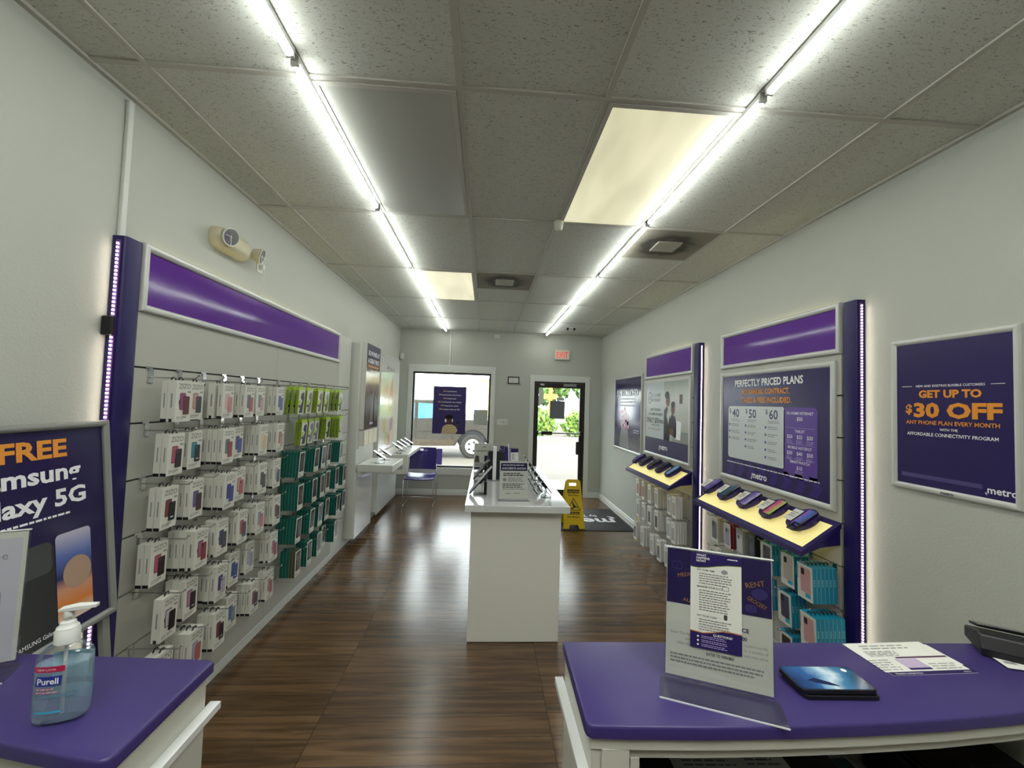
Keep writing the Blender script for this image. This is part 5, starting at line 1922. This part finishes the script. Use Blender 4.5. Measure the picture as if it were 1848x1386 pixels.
# tilted phones along both sides of the island
PALE = mat('pale lit screen', '#d6dbe2', 0.06)
for i, y in enumerate((3.27, 3.51, 3.75, 3.99, 4.23, 4.47)):
    phone_stand(f'black phone on a clear dome, {ORD[i]} along the right edge of the island', (0.49, y, ZT), (0, 0, PI / 2), 40, 'phones on the island table', (0.078, 0.165), SCD, 'dome', hgt=0.1)
for i, (y, sz) in enumerate(((3.33, (0.14, 0.26)), (3.83, (0.12, 0.22)), (4.13, (0.08, 0.165)))):
    ph_t = phone_stand(('large tilted tablet, nearest on the left edge of the island', 'smaller tilted tablet, second on the left edge of the island', 'tilted phone, farthest on the left edge of the island')[i],
                (-0.03, y, ZT), (0, 0, -PI / 2), 40, 'phones on the island table', sz, PALE if i != 1 else SCD, 'plate', hgt=0.115 if i < 2 else 0.09)
    MB().cyl((0.0, 0.05, 0.0), (0.0, 0.05, 0.1), 0.012, 0.012, BLACK, 10).build('security_post', ph_t, smooth=40)

# ------------------------------------------------------------------ wet floor sign, mat, chair
YELP = mat('yellow sign plastic', '#d9b81e', 0.4)
t = thing('wet_floor_sign', 'yellow folding wet floor sign standing on the edge of the black mat', 'sign', (1.262, 5.93, 0), 0.02)
LEAN = math.radians(13)


def half(front):
    bb = MB(-0.006)
    out = [(-0.15, 0), (-0.075, 0), (-0.055, 0.055), (0.055, 0.055), (0.075, 0), (0.15, 0), (0.105, 0.635), (0.095, 0.65), (-0.095, 0.65), (-0.105, 0.635)]
    hole = [(-0.055, 0.565), (0.055, 0.565), (0.055, 0.615), (-0.055, 0.615)]
    # plate with a hand hole: four strips around it
    def xe(z): return 0.15 - 0.045 * z / 0.635
    bb.prism([(-0.15, 0), (-0.075, 0), (-0.055, 0.055), (0.055, 0.055), (0.075, 0), (0.15, 0), (xe(0.565), 0.565), (-xe(0.565), 0.565)], -0.006, 0.006, YELP)
    bb.prism([(-xe(0.565), 0.565), (-0.055, 0.565), (-0.055, 0.615), (-xe(0.615), 0.615)], -0.006, 0.006, YELP)
    bb.prism([(0.055, 0.565), (xe(0.565), 0.565), (xe(0.615), 0.615), (0.055, 0.615)], -0.006, 0.006, YELP)
    bb.prism([(-xe(0.615), 0.615), (xe(0.615), 0.615), (0.105, 0.635), (0.095, 0.65), (-0.095, 0.65), (-0.105, 0.635)], -0.006, 0.006, YELP)
    if front:
        bb.rect(-0.085, 0.085, 0.475, 0.525, BLACK, 1)
        bb.text('CAUTION', 0, 0.483, 0.042, YELP, 2, width=0.155, bold=0.01)
        bb.text('Wet Floor', 0, 0.435, 0.042, BLACK, 1, width=0.155, bold=0.02)
        bb.poly([(-0.1, 0.245), (0.1, 0.245), (0.0, 0.415)], BLACK, 1)
        bb.poly([(-0.083, 0.254), (0.083, 0.254), (0.0, 0.396)], YELP, 2)
        bb.poly(ellipse(-0.012, 0.345, 0.012, 0.012, 10), BLACK, 3)
        bb.poly([(-0.02, 0.33), (0.0, 0.335), (0.03, 0.3), (0.06, 0.29), (0.055, 0.28), (0.02, 0.285), (-0.005, 0.3)], BLACK, 3)
        bb.poly([(-0.005, 0.3), (0.02, 0.285), (-0.02, 0.262), (-0.05, 0.268), (-0.048, 0.275), (-0.02, 0.276)], BLACK, 3)
        bb.rect(-0.08, 0.08, 0.19, 0.228, BLACK, 1)
        bb.text('CUIDADO', 0, 0.195, 0.034, YELP, 2, width=0.14, bold=0.01)
        bb.text('Piso Mojado', 0, 0.148, 0.036, BLACK, 1, width=0.18, bold=0.02)
        bb.rect(-0.14, 0.14, 0.118, 0.122, mat('sign rib', '#b89a18', 0.4), 1)
    return bb


half(True).xf(Matrix.Translation((0, -0.155, 0.004)) @ Matrix.Rotation(-LEAN, 4, 'X')).build('front_panel', t)
half(False).xf(Matrix.Translation((0, 0.155, 0.004)) @ Matrix.Rotation(LEAN, 4, 'X')).build('back_panel', t)
MB().cyl((-0.08, 0, 0.642), (0.08, 0, 0.642), 0.009, 0.009, YELP, 10).build('hinge', t)

t = thing('floor_mat', 'black rubber door mat with white upside down lettering by the entrance', 'mat', (1.5, 6.29, 0))
MATM = mat('black rubber', '#1b1c1d', 0.75, bump=0.3, bscale=300)
MB().box(-0.6, 0.6, -0.575, 0.6, 0.0005, 0.008, MATM).build('rubber', t, bevel=0.003)
bb = MB(0)
bb.text('metro', 0.03, -0.02, 0.38, WPRINT, 0, width=0.98, bold=0.03)
bb.text('by T-Mobile', 0.05, -0.20, 0.13, WPRINT, 0, width=0.6, bold=0.02)
bb.poly([(-0.50, -0.02), (-0.50, -0.1), (-0.41, -0.17), (-0.44, -0.06)], WPRINT, 0)
bb.xf(Matrix.Translation((0, 0, 0.0085)) @ Matrix.Rotation(PI, 4, 'Z') @ Matrix.Rotation(-PI / 2, 4, 'X')).build('lettering', t, recalc=False)

SEATP = mat('violet plastic', '#362c74', 0.32)
t = thing('stacking_chair', 'purple stacking chair with chrome legs in front of the window', 'chair', (-1.03, 7.05, 0), 0.0)
rws = []
for i in range(9):
    y = -0.22 + 0.43 * i / 8
    z0 = 0.445 + 0.018 * ((i / 8 - 0.5) * 2) ** 2 - (0.03 if i == 0 else 0)
    rws.append([(-0.235 + 0.47 * j / 10, y, z0 + 0.014 * abs((j - 5) / 5) ** 2.5) for j in range(11)])
MB().grid(rws, SEATP, (0, 0, -0.014)).build('seat', t, smooth=50)
bb = MB()
def bk(u, v):   # u across, v up 0..1
    return (-0.225 + 0.45 * u, 0.20 + 0.075 * v - 0.03 * (1 - (2 * u - 1) ** 2) * -1, 0.53 + 0.36 * v)
def back_strip(u0, u1, v0, v1, n=8, m=5):
    rws = [[bk(u0 + (u1 - u0) * j / n, v0 + (v1 - v0) * i / m) for j in range(n + 1)] for i in range(m + 1)]
    bb.grid(rws, SEATP, (0, 0.013, 0))
back_strip(0, 1, 0.0, 0.84, 10)
back_strip(0, 0.36, 0.84, 0.93, 5, 1)
back_strip(0.64, 1, 0.84, 0.93, 5, 1)
back_strip(0.03, 0.97, 0.93, 1.0, 10, 1)
bb.build('backrest', t, smooth=50)
for s in (-1, 1):
    bb = MB()
    x = s * 0.235
    bb.tube([(x * 0.95, 0.26, 0.62), (x, 0.235, 0.5), (x, 0.22, 0.44), (x, 0.255, 0.011), (x, 0.24, 0.009), (x, -0.22, 0.009), (x, -0.235, 0.011), (x, -0.2, 0.43), (x * 0.9, -0.16, 0.43), (x * 0.9, 0.2, 0.432)], 0.0065, CHROME, 8)
    bb.build('leg', t, smooth=60)
MB().tube([(-0.235, -0.225, 0.16), (0.235, -0.225, 0.16)], 0.005, CHROME, 8).build('crossbar', t, smooth=60)

# ------------------------------------------------------------------ right counter
COUNTERW = mat('counter white laminate', '#c3c3b9', 0.32)
t = thing('service_counter', 'right service counter with a bowed purple top and white frame', 'counter', (0, 0, 0))
front = [(0.217, 0.822), (0.3, 0.817), (0.45, 0.812), (0.62, 0.812), (0.78, 0.816), (0.95, 0.824), (1.12, 0.838), (1.3, 0.858), (1.5, 0.888), (1.75, 0.935)]
def fy(x):
    for (a, ya), (c, yc) in zip(front[:-1], front[1:]):
        if a <= x <= c:
            return ya + (yc - ya) * (x - a) / (c - a)
    return front[0][1] if x < front[0][0] else front[-1][1]
back = [(1.75, 1.09), (0.221, 1.106)]
def chamfer(pts):
    p = list(pts)
    (x0, y0), (x1, y1) = p[0], p[1]
    return [(0.2145, 0.84)] + [(0.2165, 0.828), (0.226, 0.8215)] + p[1:]
top_out = chamfer(front) + back
bb = MB()
n = len(top_out)
e = 0.004
cxm, cym = 0.9, 0.96
ins = [(x + (e if x < cxm else -e), y + (e if y < cym else -e)) for x, y in top_out]
rings = [[(x, y, 1.0755) for x, y in top_out], [(x, y, 1.094) for x, y in top_out], [(x * 0.7 + a * 0.3, y * 0.7 + c * 0.3, 1.0985) for (x, y), (a, c) in zip(top_out, ins)], [(x, y, 1.1) for x, y in ins]]
vs = [p for g in rings for p in g]
for k in range(3):
    fs = [(k * n + i, k * n + (i + 1) % n, (k + 1) * n + (i + 1) % n, (k + 1) * n + i) for i in range(n)]
    bb.add(vs[:], fs, COUNTER_EDGE if k == 0 else COUNTER) if False else None
bb.add(vs, [(k * n + i, k * n + (i + 1) % n, (k + 1) * n + (i + 1) % n, (k + 1) * n + i) for k in range(3) for i in range(n)] + [tuple(range(n - 1, -1, -1)), tuple(range(3 * n, 4 * n))], COUNTER)
bb.build('counter_top', t, smooth=50)
xs = [0.33 + 1.42 * i / 16 for i in range(17)]
def strip(d0, d1, z0, z1, x0=0.225):
    p = [x0] + [x for x in xs if x > x0]
    bb = MB()
    bb.slab([(x, fy(x) + d0) for x in p] + [(x, fy(x) + d1) for x in reversed(p)], z0, z1, COUNTERW)
    return bb
strip(0.006, 0.03, 1.052, 1.0755).build('apron', t)
strip(0.016, 0.032, 1.03, 1.052, 0.3).build('lower_rail', t)
MB().box(0.226, 0.246, 0.83, 1.098, 0.1, 1.0755, COUNTERW).build('side_panel', t)
MB().box(0.246, 0.3, fy(0.27) + 0.006, fy(0.27) + 0.03, 0.1, 1.052, COUNTERW).build('face_post', t)
MB().box(0.304, 0.322, fy(0.3) + 0.014, fy(0.3) + 0.032, 0.1, 1.03, COUNTERW).build('inner_post', t)
MB().box(0.246, 1.74, 1.08, 1.098, 0.1, 1.0755, COUNTERW).build('back_panel', t)
MB().box(0.246, 1.74, 0.86, 1.08, 0.795, 0.81, COUNTERW).build('shelf', t)
MB().box(1.3, 1.318, 0.9, 1.08, 0.81, 1.04, COUNTERW).build('divider', t)
MB().box(0.204, 0.2255, 0.835, 1.118, 0.988, 1.003, WHITE_GLOSS).build('side_ledge', t)
bb = MB()
bb.box(0.22, 1.74, 0.85, 1.09, 0.0, 0.1, BLACK)
bb.build('plinth', t)

# ------------------------------------------------------------------ left counter
t = thing('service_counter', 'left service counter with a purple top and white ledge', 'counter', (0, 0, 0))
pts = [(-0.6, 1.03), (-0.6, 0.775), (-0.606, 0.764), (-0.616, 0.759), (-0.72, 0.78), (-0.86, 0.812), (-1.1, 0.86), (-1.33, 0.9), (-1.33, 1.09), (-1.0, 1.06), (-0.612, 1.036)]
n = len(pts)
cxm, cym = -0.95, 0.94
ins = [(x + (e if x < cxm else -e), y + (e if y < cym else -e)) for x, y in pts]
rings = [[(x, y, 1.0755) for x, y in pts], [(x, y, 1.094) for x, y in pts], [(x * 0.7 + a * 0.3, y * 0.7 + c * 0.3, 1.0985) for (x, y), (a, c) in zip(pts, ins)], [(x, y, 1.1) for x, y in ins]]
bb = MB()
vs = [p for g in rings for p in g]
bb.add(vs, [(k * n + i, k * n + (i + 1) % n, (k + 1) * n + (i + 1) % n, (k + 1) * n + i) for k in range(3) for i in range(n)] + [tuple(range(n - 1, -1, -1)), tuple(range(3 * n, 4 * n))], COUNTER)
bb.build('counter_top', t, smooth=50)
MB().box(-0.632, -0.612, 0.775, 1.026, 0.1, 1.0755, COUNTERW).build('side_panel', t)
MB().box(-0.6115, -0.588, 0.79, 1.045, 0.985, 1.0, WHITE_GLOSS).build('side_ledge', t)
bb = MB()
bb.slab([(-0.632, 0.775), (-0.72, 0.795), (-0.86, 0.825), (-1.32, 0.91), (-1.32, 0.93), (-0.86, 0.845), (-0.632, 0.795)], 0.1, 1.0755, COUNTERW)
bb.build('front_panel', t)
MB().box(-1.32, -0.632, 1.0, 1.02, 0.1, 1.0755, COUNTERW).build('back_panel', t)
MB().slab([(-0.64, 0.8), (-1.31, 0.93), (-1.31, 1.0), (-0.64, 1.0)], 0.0, 0.1, BLACK).build('plinth', t)
ZK = 1.1

# hand sanitizer
t = thing('sanitizer_bottle', 'clear pump bottle of blue hand sanitizer on the left counter', 'bottle', (-0.766, 0.857, ZK), 0.25)
t.scale = (0.97, 0.97, 0.965)
GEL = mat('blue gel', '#c4dcf0', 0.1, alpha=0.3)
SHELL = clear_mat('clear bottle plastic', '#f6fafb', 0.06, 0.08)


def ovals(prof, n=28):
    return [[(rx * math.copysign(abs(math.cos(a)) ** 0.8, math.cos(a)), ry * math.copysign(abs(math.sin(a)) ** 0.8, math.sin(a)), z) for a in [2 * PI * k / n for k in range(n)]] for rx, ry, z in prof]


bb = MB()
bb.loft(ovals([(0.030, 0.015, 0.0), (0.038, 0.021, 0.003), (0.0425, 0.025, 0.014), (0.044, 0.026, 0.05), (0.043, 0.026, 0.1), (0.0425, 0.0255, 0.118), (0.039, 0.024, 0.128), (0.03, 0.021, 0.137), (0.019, 0.017, 0.142), (0.0165, 0.0165, 0.147)]), SHELL)
bb.build('bottle_shell', t, smooth=60)
bb = MB()
bb.loft(ovals([(0.028, 0.0135, 0.002), (0.036, 0.0195, 0.005), (0.0405, 0.0235, 0.015), (0.042, 0.0245, 0.05), (0.041, 0.0245, 0.1), (0.0405, 0.024, 0.109)]), GEL)
bb.build('gel', t, smooth=60)
PUMP = mat('white pump plastic', '#d3d6d4', 0.35)
bb = MB()
bb.lathe([(0.0185, 0.146), (0.0185, 0.168), (0.0165, 0.171), (0.0165, 0.174), (0.0125, 0.178), (0.0115, 0.183), (0.0075, 0.185)], PUMP, 24)
bb.build('collar', t, smooth=40)
bb = MB()
bb.cyl((0, 0, 0.185), (0, 0, 0.2), 0.005, 0.005, PUMP, 12)
bb.lathe([(0.008, 0.192), (0.0085, 0.197), (0.0085, 0.204), (0.007, 0.206)], PUMP, 16)
bb.loft([[(x, y, z) for x, y, z in ((-0.013, -0.008, 0.205), (-0.013, 0.008, 0.205), (-0.013, 0.008, 0.209), (-0.013, -0.008, 0.209))],
         [(0.012, -0.0095, 0.206), (0.012, 0.0095, 0.206), (0.012, 0.0095, 0.213), (0.012, -0.0095, 0.213)],
         [(0.044, -0.0055, 0.207), (0.044, 0.0055, 0.207), (0.044, 0.0055, 0.2125), (0.044, -0.0055, 0.2125)]], PUMP)
bb.build('pump_head', t, smooth=40)
MB().cyl((0, 0, 0.01), (0, 0, 0.146), 0.003, 0.003, PUMP, 8).build('dip_tube', t)


def wrap(bb):
    """bend a flat print round the oval front of the bottle"""
    bb.v = [(x, -0.0265 * math.sqrt(max(0.05, 1 - (x / 0.0455) ** 2)) ** 0.8 - 0.0006 + (y + 0.0), z) for x, y, z in bb.v]
    return bb


def gridrect(bb, x0, x1, z0, z1, m, layer, n=8, skew=0.0):
    y = -0.0003 * layer
    vs = [(x0 + (x1 - x0) * i / n + skew * (z - z0), y, z) for i in range(n + 1) for z in (z0, z1)]
    bb.add(vs, [(2 * i, 2 * i + 2, 2 * i + 3, 2 * i + 1) for i in range(n)], m)


bb = MB(0)
gridrect(bb, -0.034, 0.014, 0.103, 0.1135, mat('label red', '#b01f4e', 0.4), 1)
gridrect(bb, -0.031, 0.009, 0.078, 0.0955, mat('label blue', '#20308a', 0.4), 1, skew=0.12)
bb.text('Purell', -0.0105, 0.0815, 0.0155, WPRINT, 1, width=0.033, bold=0.02)
bb.text('NEW LOOK', -0.013, 0.1062, 0.005, WPRINT, 1, width=0.03)
bb.lines(-0.028, 0.008, 0.071, 2, 0.006, mat('label pale red', '#c98f9a', 0.5), 0.003, 1, 0.3, 0.006)
gridrect(bb, -0.034, 0.03, 0.056, 0.061, mat('label slate', '#5f7f96', 0.4), 1, skew=0.6)
gridrect(bb, -0.03, 0.012, 0.028, 0.032, mat('label cyan', '#3f9fc8', 0.4), 1, skew=0.2)
wrap(bb).build('front_label', t, recalc=False)

bb = MB(0)
gridrect(bb, -0.03, 0.036, 0.022, 0.115, mat('label sky blue', '#9fd0e4', 0.5), 0)
gridrect(bb, -0.03, 0.036, 0.05, 0.062, mat('label slate', '#5f7f96', 0.4), -1, skew=0.3)
bb.v = [(x, 0.0262 * math.sqrt(max(0.05, 1 - (x / 0.0455) ** 2)) ** 0.8 + 0.0004 - y, z) for x, y, z in bb.v]
bb.build('back_label', t, recalc=False)

# clear holder at the far left
def pr_left(bb):
    bb.rect(-0.1, 0.1, 0.014, 0.275, mat('lilac white sheet', '#c7c7d2', 0.5), 1)
    bb.poly(rrect(0.045, 0.115, 0.06, 0.11, 0.015), mat('print cloud grey', '#9ea2ae', 0.5), 2)
    bb.text('phone', 0.05, 0.23, 0.024, INK_SOFT, 2)
    bb.lines(-0.06, 0.07, 0.215, 2, 0.012, INK_SOFT, 0.005, 2)
acrylic_sign('clear sign holder with a pale sheet at the left end of the left counter', (-1.112, 0.975, ZK), 0.42, 0.213, 0.29, 3, 0.075, pr_left, 'sign holders')
o = MB().cyl((0, 0, 0), (0, 0, 0.012), 0.014, 0.011, TRIM, 16).build('bottle_cap', None, (-1.0, 0.86, ZK), smooth=40)
tag(o, 'tiny white cap lying at the left edge of the left counter', 'cap')

# ------------------------------------------------------------------ things on the right counter
def pr_flyer(bb):
    w = 0.106
    bb.rect(-w, w, 0.165, 0.284, DEEP, 1)
    OR2 = mat('chalk orange print', '#b8803a', 0.5)
    VI2 = mat('chalk violet print', '#352970', 0.5)
    bb.text('MEDICAL', -0.082, 0.222, 0.012, OR2, 2, 'l', rot=0.25)
    bb.text('AUTO', -0.072, 0.172, 0.012, OR2, 2, 'l', rot=-0.1)
    bb.text('RENT', 0.076, 0.226, 0.016, OR2, 2, rot=0.28)
    bb.text('GROCERY', 0.058, 0.198, 0.013, OR2, 2, 'l', rot=-0.45, width=0.04)
    bb.poly(ellipse(0.083, 0.212, 0.016, 0.012, 14), VI2, 2)
    bb.poly(rrect(-0.085, 0.248, 0.022, 0.018, 0.006), VI2, 2)
    bb.poly(rrect(-0.085, 0.248, 0.019, 0.015, 0.005), DEEP, 3)
    bb.text('$', -0.085, 0.242, 0.014, VI2, 4)
    bb.poly(rrect(0.066, 0.18, 0.022, 0.016, 0.004), VI2, 2)
    bb.text('ALLOWANCE', 0.062, 0.128, 0.012, DEEP, 1, 'r', 0.02)
    bb.text('$10,000', 0.058, 0.111, 0.0105, DEEP, 1, 'r', 0.02)
    for q, (s, s2) in enumerate((('Enter The Metro', 'ing clients in your bills,'), ('Savings', 'ly, 6 months of'), ('FREE Month', 'enter now, and let'))):
        bb.text(s, -0.046, 0.1 - q * 0.0105, 0.0075, INK_SOFT, 1, 'r')
        bb.text(s2, 0.053, 0.1 - q * 0.0105, 0.0075, INK_SOFT, 1, 'l', width=0.045)
    bb.text('ENTER TO WIN BIG!', 0.005, 0.066, 0.009, INK, 1, width=0.055, bold=0.02)
    bb.lines(-0.097, 0.097, 0.055, 3, 0.0075, INK_SOFT, 0.0035, 1, 0.15, 0.007)
    # the narrower sheet slipped in front
    W2 = mat('second sheet', '#d3d4cd', 0.55)
    bb.rect(-0.056, 0.048, 0.079, 0.283, W2, 4)
    c = [(-0.056, 0.252), (-0.04, 0.251), (-0.02, 0.254), (0.0, 0.259), (0.02, 0.263), (0.048, 0.265)]
    bb.poly([(x, z - 0.0015) for x, z in c] + [(0.048, 0.266), (0.02, 0.265), (-0.056, 0.254)], mat('print green line', '#7f9a3a', 0.5), 5)
    bb.poly(c + [(0.048, 0.283), (-0.056, 0.283)], DEEP, 6)
    for q, s in enumerate(('WHAT', 'HAPPENS', 'NOW?')):
        bb.text(s, -0.044, 0.2755 - q * 0.0062, 0.0068, WPRINT, 7, 'l', 0.012)
    bb.lines(0.02, 0.04, 0.275, 1, 0.01, WPRINT, 0.002, 7, 0, 0.004)
    for z, ttl, nn in ((0.244, 'PAY OVER TIME', 5), (0.208, 'MANAGE YOUR ACCOUNT', 9), (0.146, 'PAY YOUR LOAN', 5)):
        bb.text(ttl, -0.042, z, 0.0052, INK, 5, 'l', 0.015)
        bb.lines(-0.038, 0.03, z - 0.007, nn, 0.0052, mat('flyer small print', '#6a6a6e', 0.6), 0.0018, 5, 0.2, 0.006)
    bb.poly(ellipse(0.014, 0.247, 0.007, 0.005, 12), INK_SOFT, 5)
    bb.poly(rrect(0.016, 0.212, 0.013, 0.009, 0.001), INK_SOFT, 5)
    bb.poly(rrect(0.016, 0.212, 0.011, 0.007, 0.001), W2, 6)
    bb.poly(rrect(0.016, 0.152, 0.007, 0.011, 0.002), INK, 5)
    c = [(-0.056, 0.113), (-0.03, 0.111), (-0.01, 0.115), (0.01, 0.121), (0.03, 0.122), (0.048, 0.121)]
    bb.poly([(x, z + 0.0018) for x, z in reversed(c)] + [(-0.056, 0.11), (0.048, 0.118)], mat('print orange line', '#b5702f', 0.5), 5) if False else None
    bb.poly([(x, z + 0.0018) for x, z in c] + [(0.048, 0.079), (-0.056, 0.079)], mat('print orange line', '#b5702f', 0.5), 5)
    bb.poly(c + [(0.048, 0.079), (-0.056, 0.079)], DEEP, 6)
    bb.text('QUESTIONS?', 0.01, 0.109, 0.0068, WPRINT, 7, bold=0.012)
    for q in range(3):
        bb.poly(ellipse(-0.04, 0.104 - q * 0.0085, 0.0022, 0.0022, 8), WPRINT, 7)
        bb.lines(-0.033, 0.025, 0.105 - q * 0.0085, 2, 0.0035, mat('pale violet print', '#a799cf'), 0.0014, 7, 0.3, 0.005)


acrylic_sign('clear flyer holder with purple and white sheets standing on the right counter', (0.527, 0.918, ZK), -0.405, 0.214, 0.286, 6, 0.075, pr_flyer, 'sign holders')

WAVE = ramp_mat('screen blue feather', [(0, '#16305a'), (0.3, '#2c5f98'), (0.45, '#8fb8d4'), (0.55, '#c9dbe6'), (0.7, '#3f7aa4'), (1, '#123048')], 'X', -0.09, 0.09, 0.1, 0.6, 14)


def slab_phone(name, label, loc, rz, w, h, th, scr):
    t = thing(name, label, 'phone', loc, rz, 'phones lying on the right counter')
    bb = MB()
    bb.slab(rrect(0, 0, w, h, 0.011, 5), 0, th, BLACK)
    bb.build('body', t, bevel=0.0012)
    bb = MB()
    pts = rrect(0, 0, w - 0.006, h - 0.006, 0.009, 5)
    bb.add([(x, y, th + 0.0004) for x, y in pts], [tuple(range(len(pts)))], scr)
    sc = bb.build('screen', t, recalc=False)
    return t, sc, th


slab_phone('phone', 'black phone lying underneath the lit phone on the right counter', (0.786, 0.922, ZK), -0.03, 0.168, 0.085, 0.009, BLACK_GLOSS)
t, sc, th = slab_phone('phone', 'phone with a blue feather wallpaper stacked on a black phone, right counter', (0.783, 0.926, ZK + 0.0095), -0.03, 0.17, 0.083, 0.009, WAVE)
bb = MB()
pts = [(-0.05, -0.01), (-0.03, -0.002), (-0.005, -0.016), (0.01, -0.03), (-0.012, -0.026), (-0.035, -0.018)]
bb.add([(x, y, th + 0.0008) for x, y in pts], [tuple(range(len(pts)))], mat('feather dark print', '#14244c', 0.1))
bb.build('wallpaper_print', sc, recalc=False)
bb = MB()
pts = ellipse(0.062, 0.026, 0.006, 0.006, 14)
bb.add([(x, y, th + 0.0008) for x, y in pts], [tuple(range(len(pts)))], WPRINT)
bb.build('clock_widget', sc, recalc=False)


def flat_print(bb):
    return bb.xf(Matrix.Rotation(-PI / 2, 4, 'X'))


def paper_sheet(name, label, loc, rz, w, h, cat, draw, th=0.0006):
    t = thing(name, label, cat, loc, rz)
    bb = MB()
    bb.box(-w / 2, w / 2, 0, h, 0, th, PAPER)
    bb.build('sheet', t)
    bb = MB(0)
    draw(bb, w, h)
    bb.v = [(x, z, th + (-y)) for x, y, z in bb.v]
    bb.build('print', t, recalc=False)
    return t


def draw_flyer(bb, w, h):
    bb.rect(-w / 2 + 0.01, -w / 2 + 0.035, h * 0.48, h * 0.64, INK_SOFT, 1) if False else None
    bb.lines(-0.08, 0.08, h * 0.86, 2, 0.011, INK_SOFT, 0.004, 1)
    bb.lines(-0.09, 0.0, h * 0.66, 4, 0.006, INK_SOFT, 0.003, 1, 0.1)
    bb.rect(-0.03, w / 2, h * 0.42, h * 0.47, mat('plum print', '#4a2c4e', 0.4), 1)
    bb.rect(-0.04, 0.02, h * 0.1, h * 0.40, mat('pale lilac print', '#b7a8c4', 0.4), 1)
    bb.rect(-0.04, 0.02, h * 0.04, h * 0.1, DEEP, 1)
    bb.lines(-0.115, -0.05, h * 0.36, 5, 0.009, INK_SOFT, 0.003, 1)
    bb.lines(0.03, 0.11, h * 0.2, 3, 0.009, INK_SOFT, 0.003, 1)


paper_sheet('flyer_sheet', 'white printed flyer lying flat on the right counter', (1.083, 0.975, ZK + 0.0006), 0.04, 0.226, 0.118, 'paper', draw_flyer)
t = paper_sheet('flyer_sheet', 'purple edged flyer under the white one on the right counter', (1.09, 0.963, ZK), 0.04, 0.226, 0.118, 'paper', lambda bb, w, h: (bb.rect(-w / 2, w / 2, 0, 0.03, DEEP, 1), bb.text('Nuestro compromiso', -0.1, 0.003, 0.008, WPRINT, 2, 'l'), bb.text('metro', 0.09, 0.003, 0.008, WPRINT, 2)))

t = thing('card_terminal', 'long black device at the right end of the right counter', 'device', (1.42, 1.02, ZK), -0.62)
MB().extr([(-0.06, 0.0), (-0.06, 0.02), (-0.045, 0.05), (-0.03, 0.055), (0.06, 0.03), (0.06, 0.0)], -0.11, 0.2, BLACK).build('housing', t, bevel=0.004)
MB().box(-0.1, 0.2, -0.01, 0.05, 0.05, 0.058, BLACK_GLOSS).xf(Matrix.Rotation(-0.25, 4, 'X')).build('lid', t, bevel=0.002)
MB().box(0.02, 0.07, 0.055, 0.085, 0.0, 0.075, BLACK).build('hinge_block', t, bevel=0.004)
t = thing('badge_card', 'clear sleeved white card by the black device on the right counter', 'card', (1.345, 0.995, ZK), -0.3)
MB().box(-0.045, 0.06, -0.03, 0.03, 0, 0.002, clear_mat('card sleeve', '#f0f0f0', 0.1)).build('sleeve', t)
MB().box(-0.04, 0.056, -0.026, 0.026, 0.0021, 0.0027, PAPER).build('card', t)
MB().box(-0.03, -0.005, -0.005, 0.006, 0.0028, 0.0031, INK_SOFT).build('stamp', t)

# things on the shelf below the counter
ZS = 0.81
def draw_doc(bb, w, h):
    bb.rect(-w / 2, w / 2, h - 0.012, h, DEEP, 1)
    bb.text('5G PHONE PROMOS', -0.045, h - 0.03, 0.012, INK_SOFT, 1)
    bb.lines(-0.11, 0.02, h - 0.045, 5, 0.012, INK_SOFT, 0.005, 1)
    bb.lines(0.04, 0.12, h - 0.03, 6, 0.012, INK_SOFT, 0.005, 1)
t = thing('paper_tray', 'black tray under the papers on the shelf below the right counter', 'tray', (0.68, 0.96, ZS))
MB().box(-0.3, 0.16, -0.09, 0.11, 0, 0.09, BLACK).build('tray', t, bevel=0.004)
MB().box(-0.3, 0.16, 0.1, 0.11, 0.0901, 0.1, BLACK).build('rim', t)
paper_sheet('promo_sheet', 'grey printed promo sheet on the black tray below the right counter', (0.585, 0.885, ZS + 0.0905), -0.03, 0.27, 0.17, 'paper', draw_doc)
ob = teal_mesh('#1f5a5e', 0.03, BLACK).xf(Matrix.Rotation(-PI / 2, 4, 'X')).build('phone_case_box', None, (0.9, 1.06, ZS), (0, 0, 0))
tag(ob, 'black and teal boxed case lying on the shelf below the right counter', 'phone case')
t = thing('tissue_pack', 'crumpled white tissue on the boxed case below the right counter', 'tissue', (0.93, 0.98, ZS + 0.031))
rnd = random.Random(3)
rws = [[(-0.025 + 0.05 * j / 6, -0.015 + 0.03 * i / 5, rnd.uniform(0.002, 0.022)) for j in range(7)] for i in range(6)]
MB().grid(rws, PAPER, (0, 0, -0.0015)).build('tissue', t, smooth=60)
t = thing('cash_box', 'black box on the shelf below the right counter, right of the boxed case', 'box', (1.13, 0.985, ZS))
MB().box(-0.13, 0.13, -0.08, 0.085, 0, 0.1, BLACK).build('body', t, bevel=0.006)
MB().box(-0.125, 0.125, -0.075, 0.08, 0.1, 0.115, BLACK_GLOSS).build('lid', t, bevel=0.006)
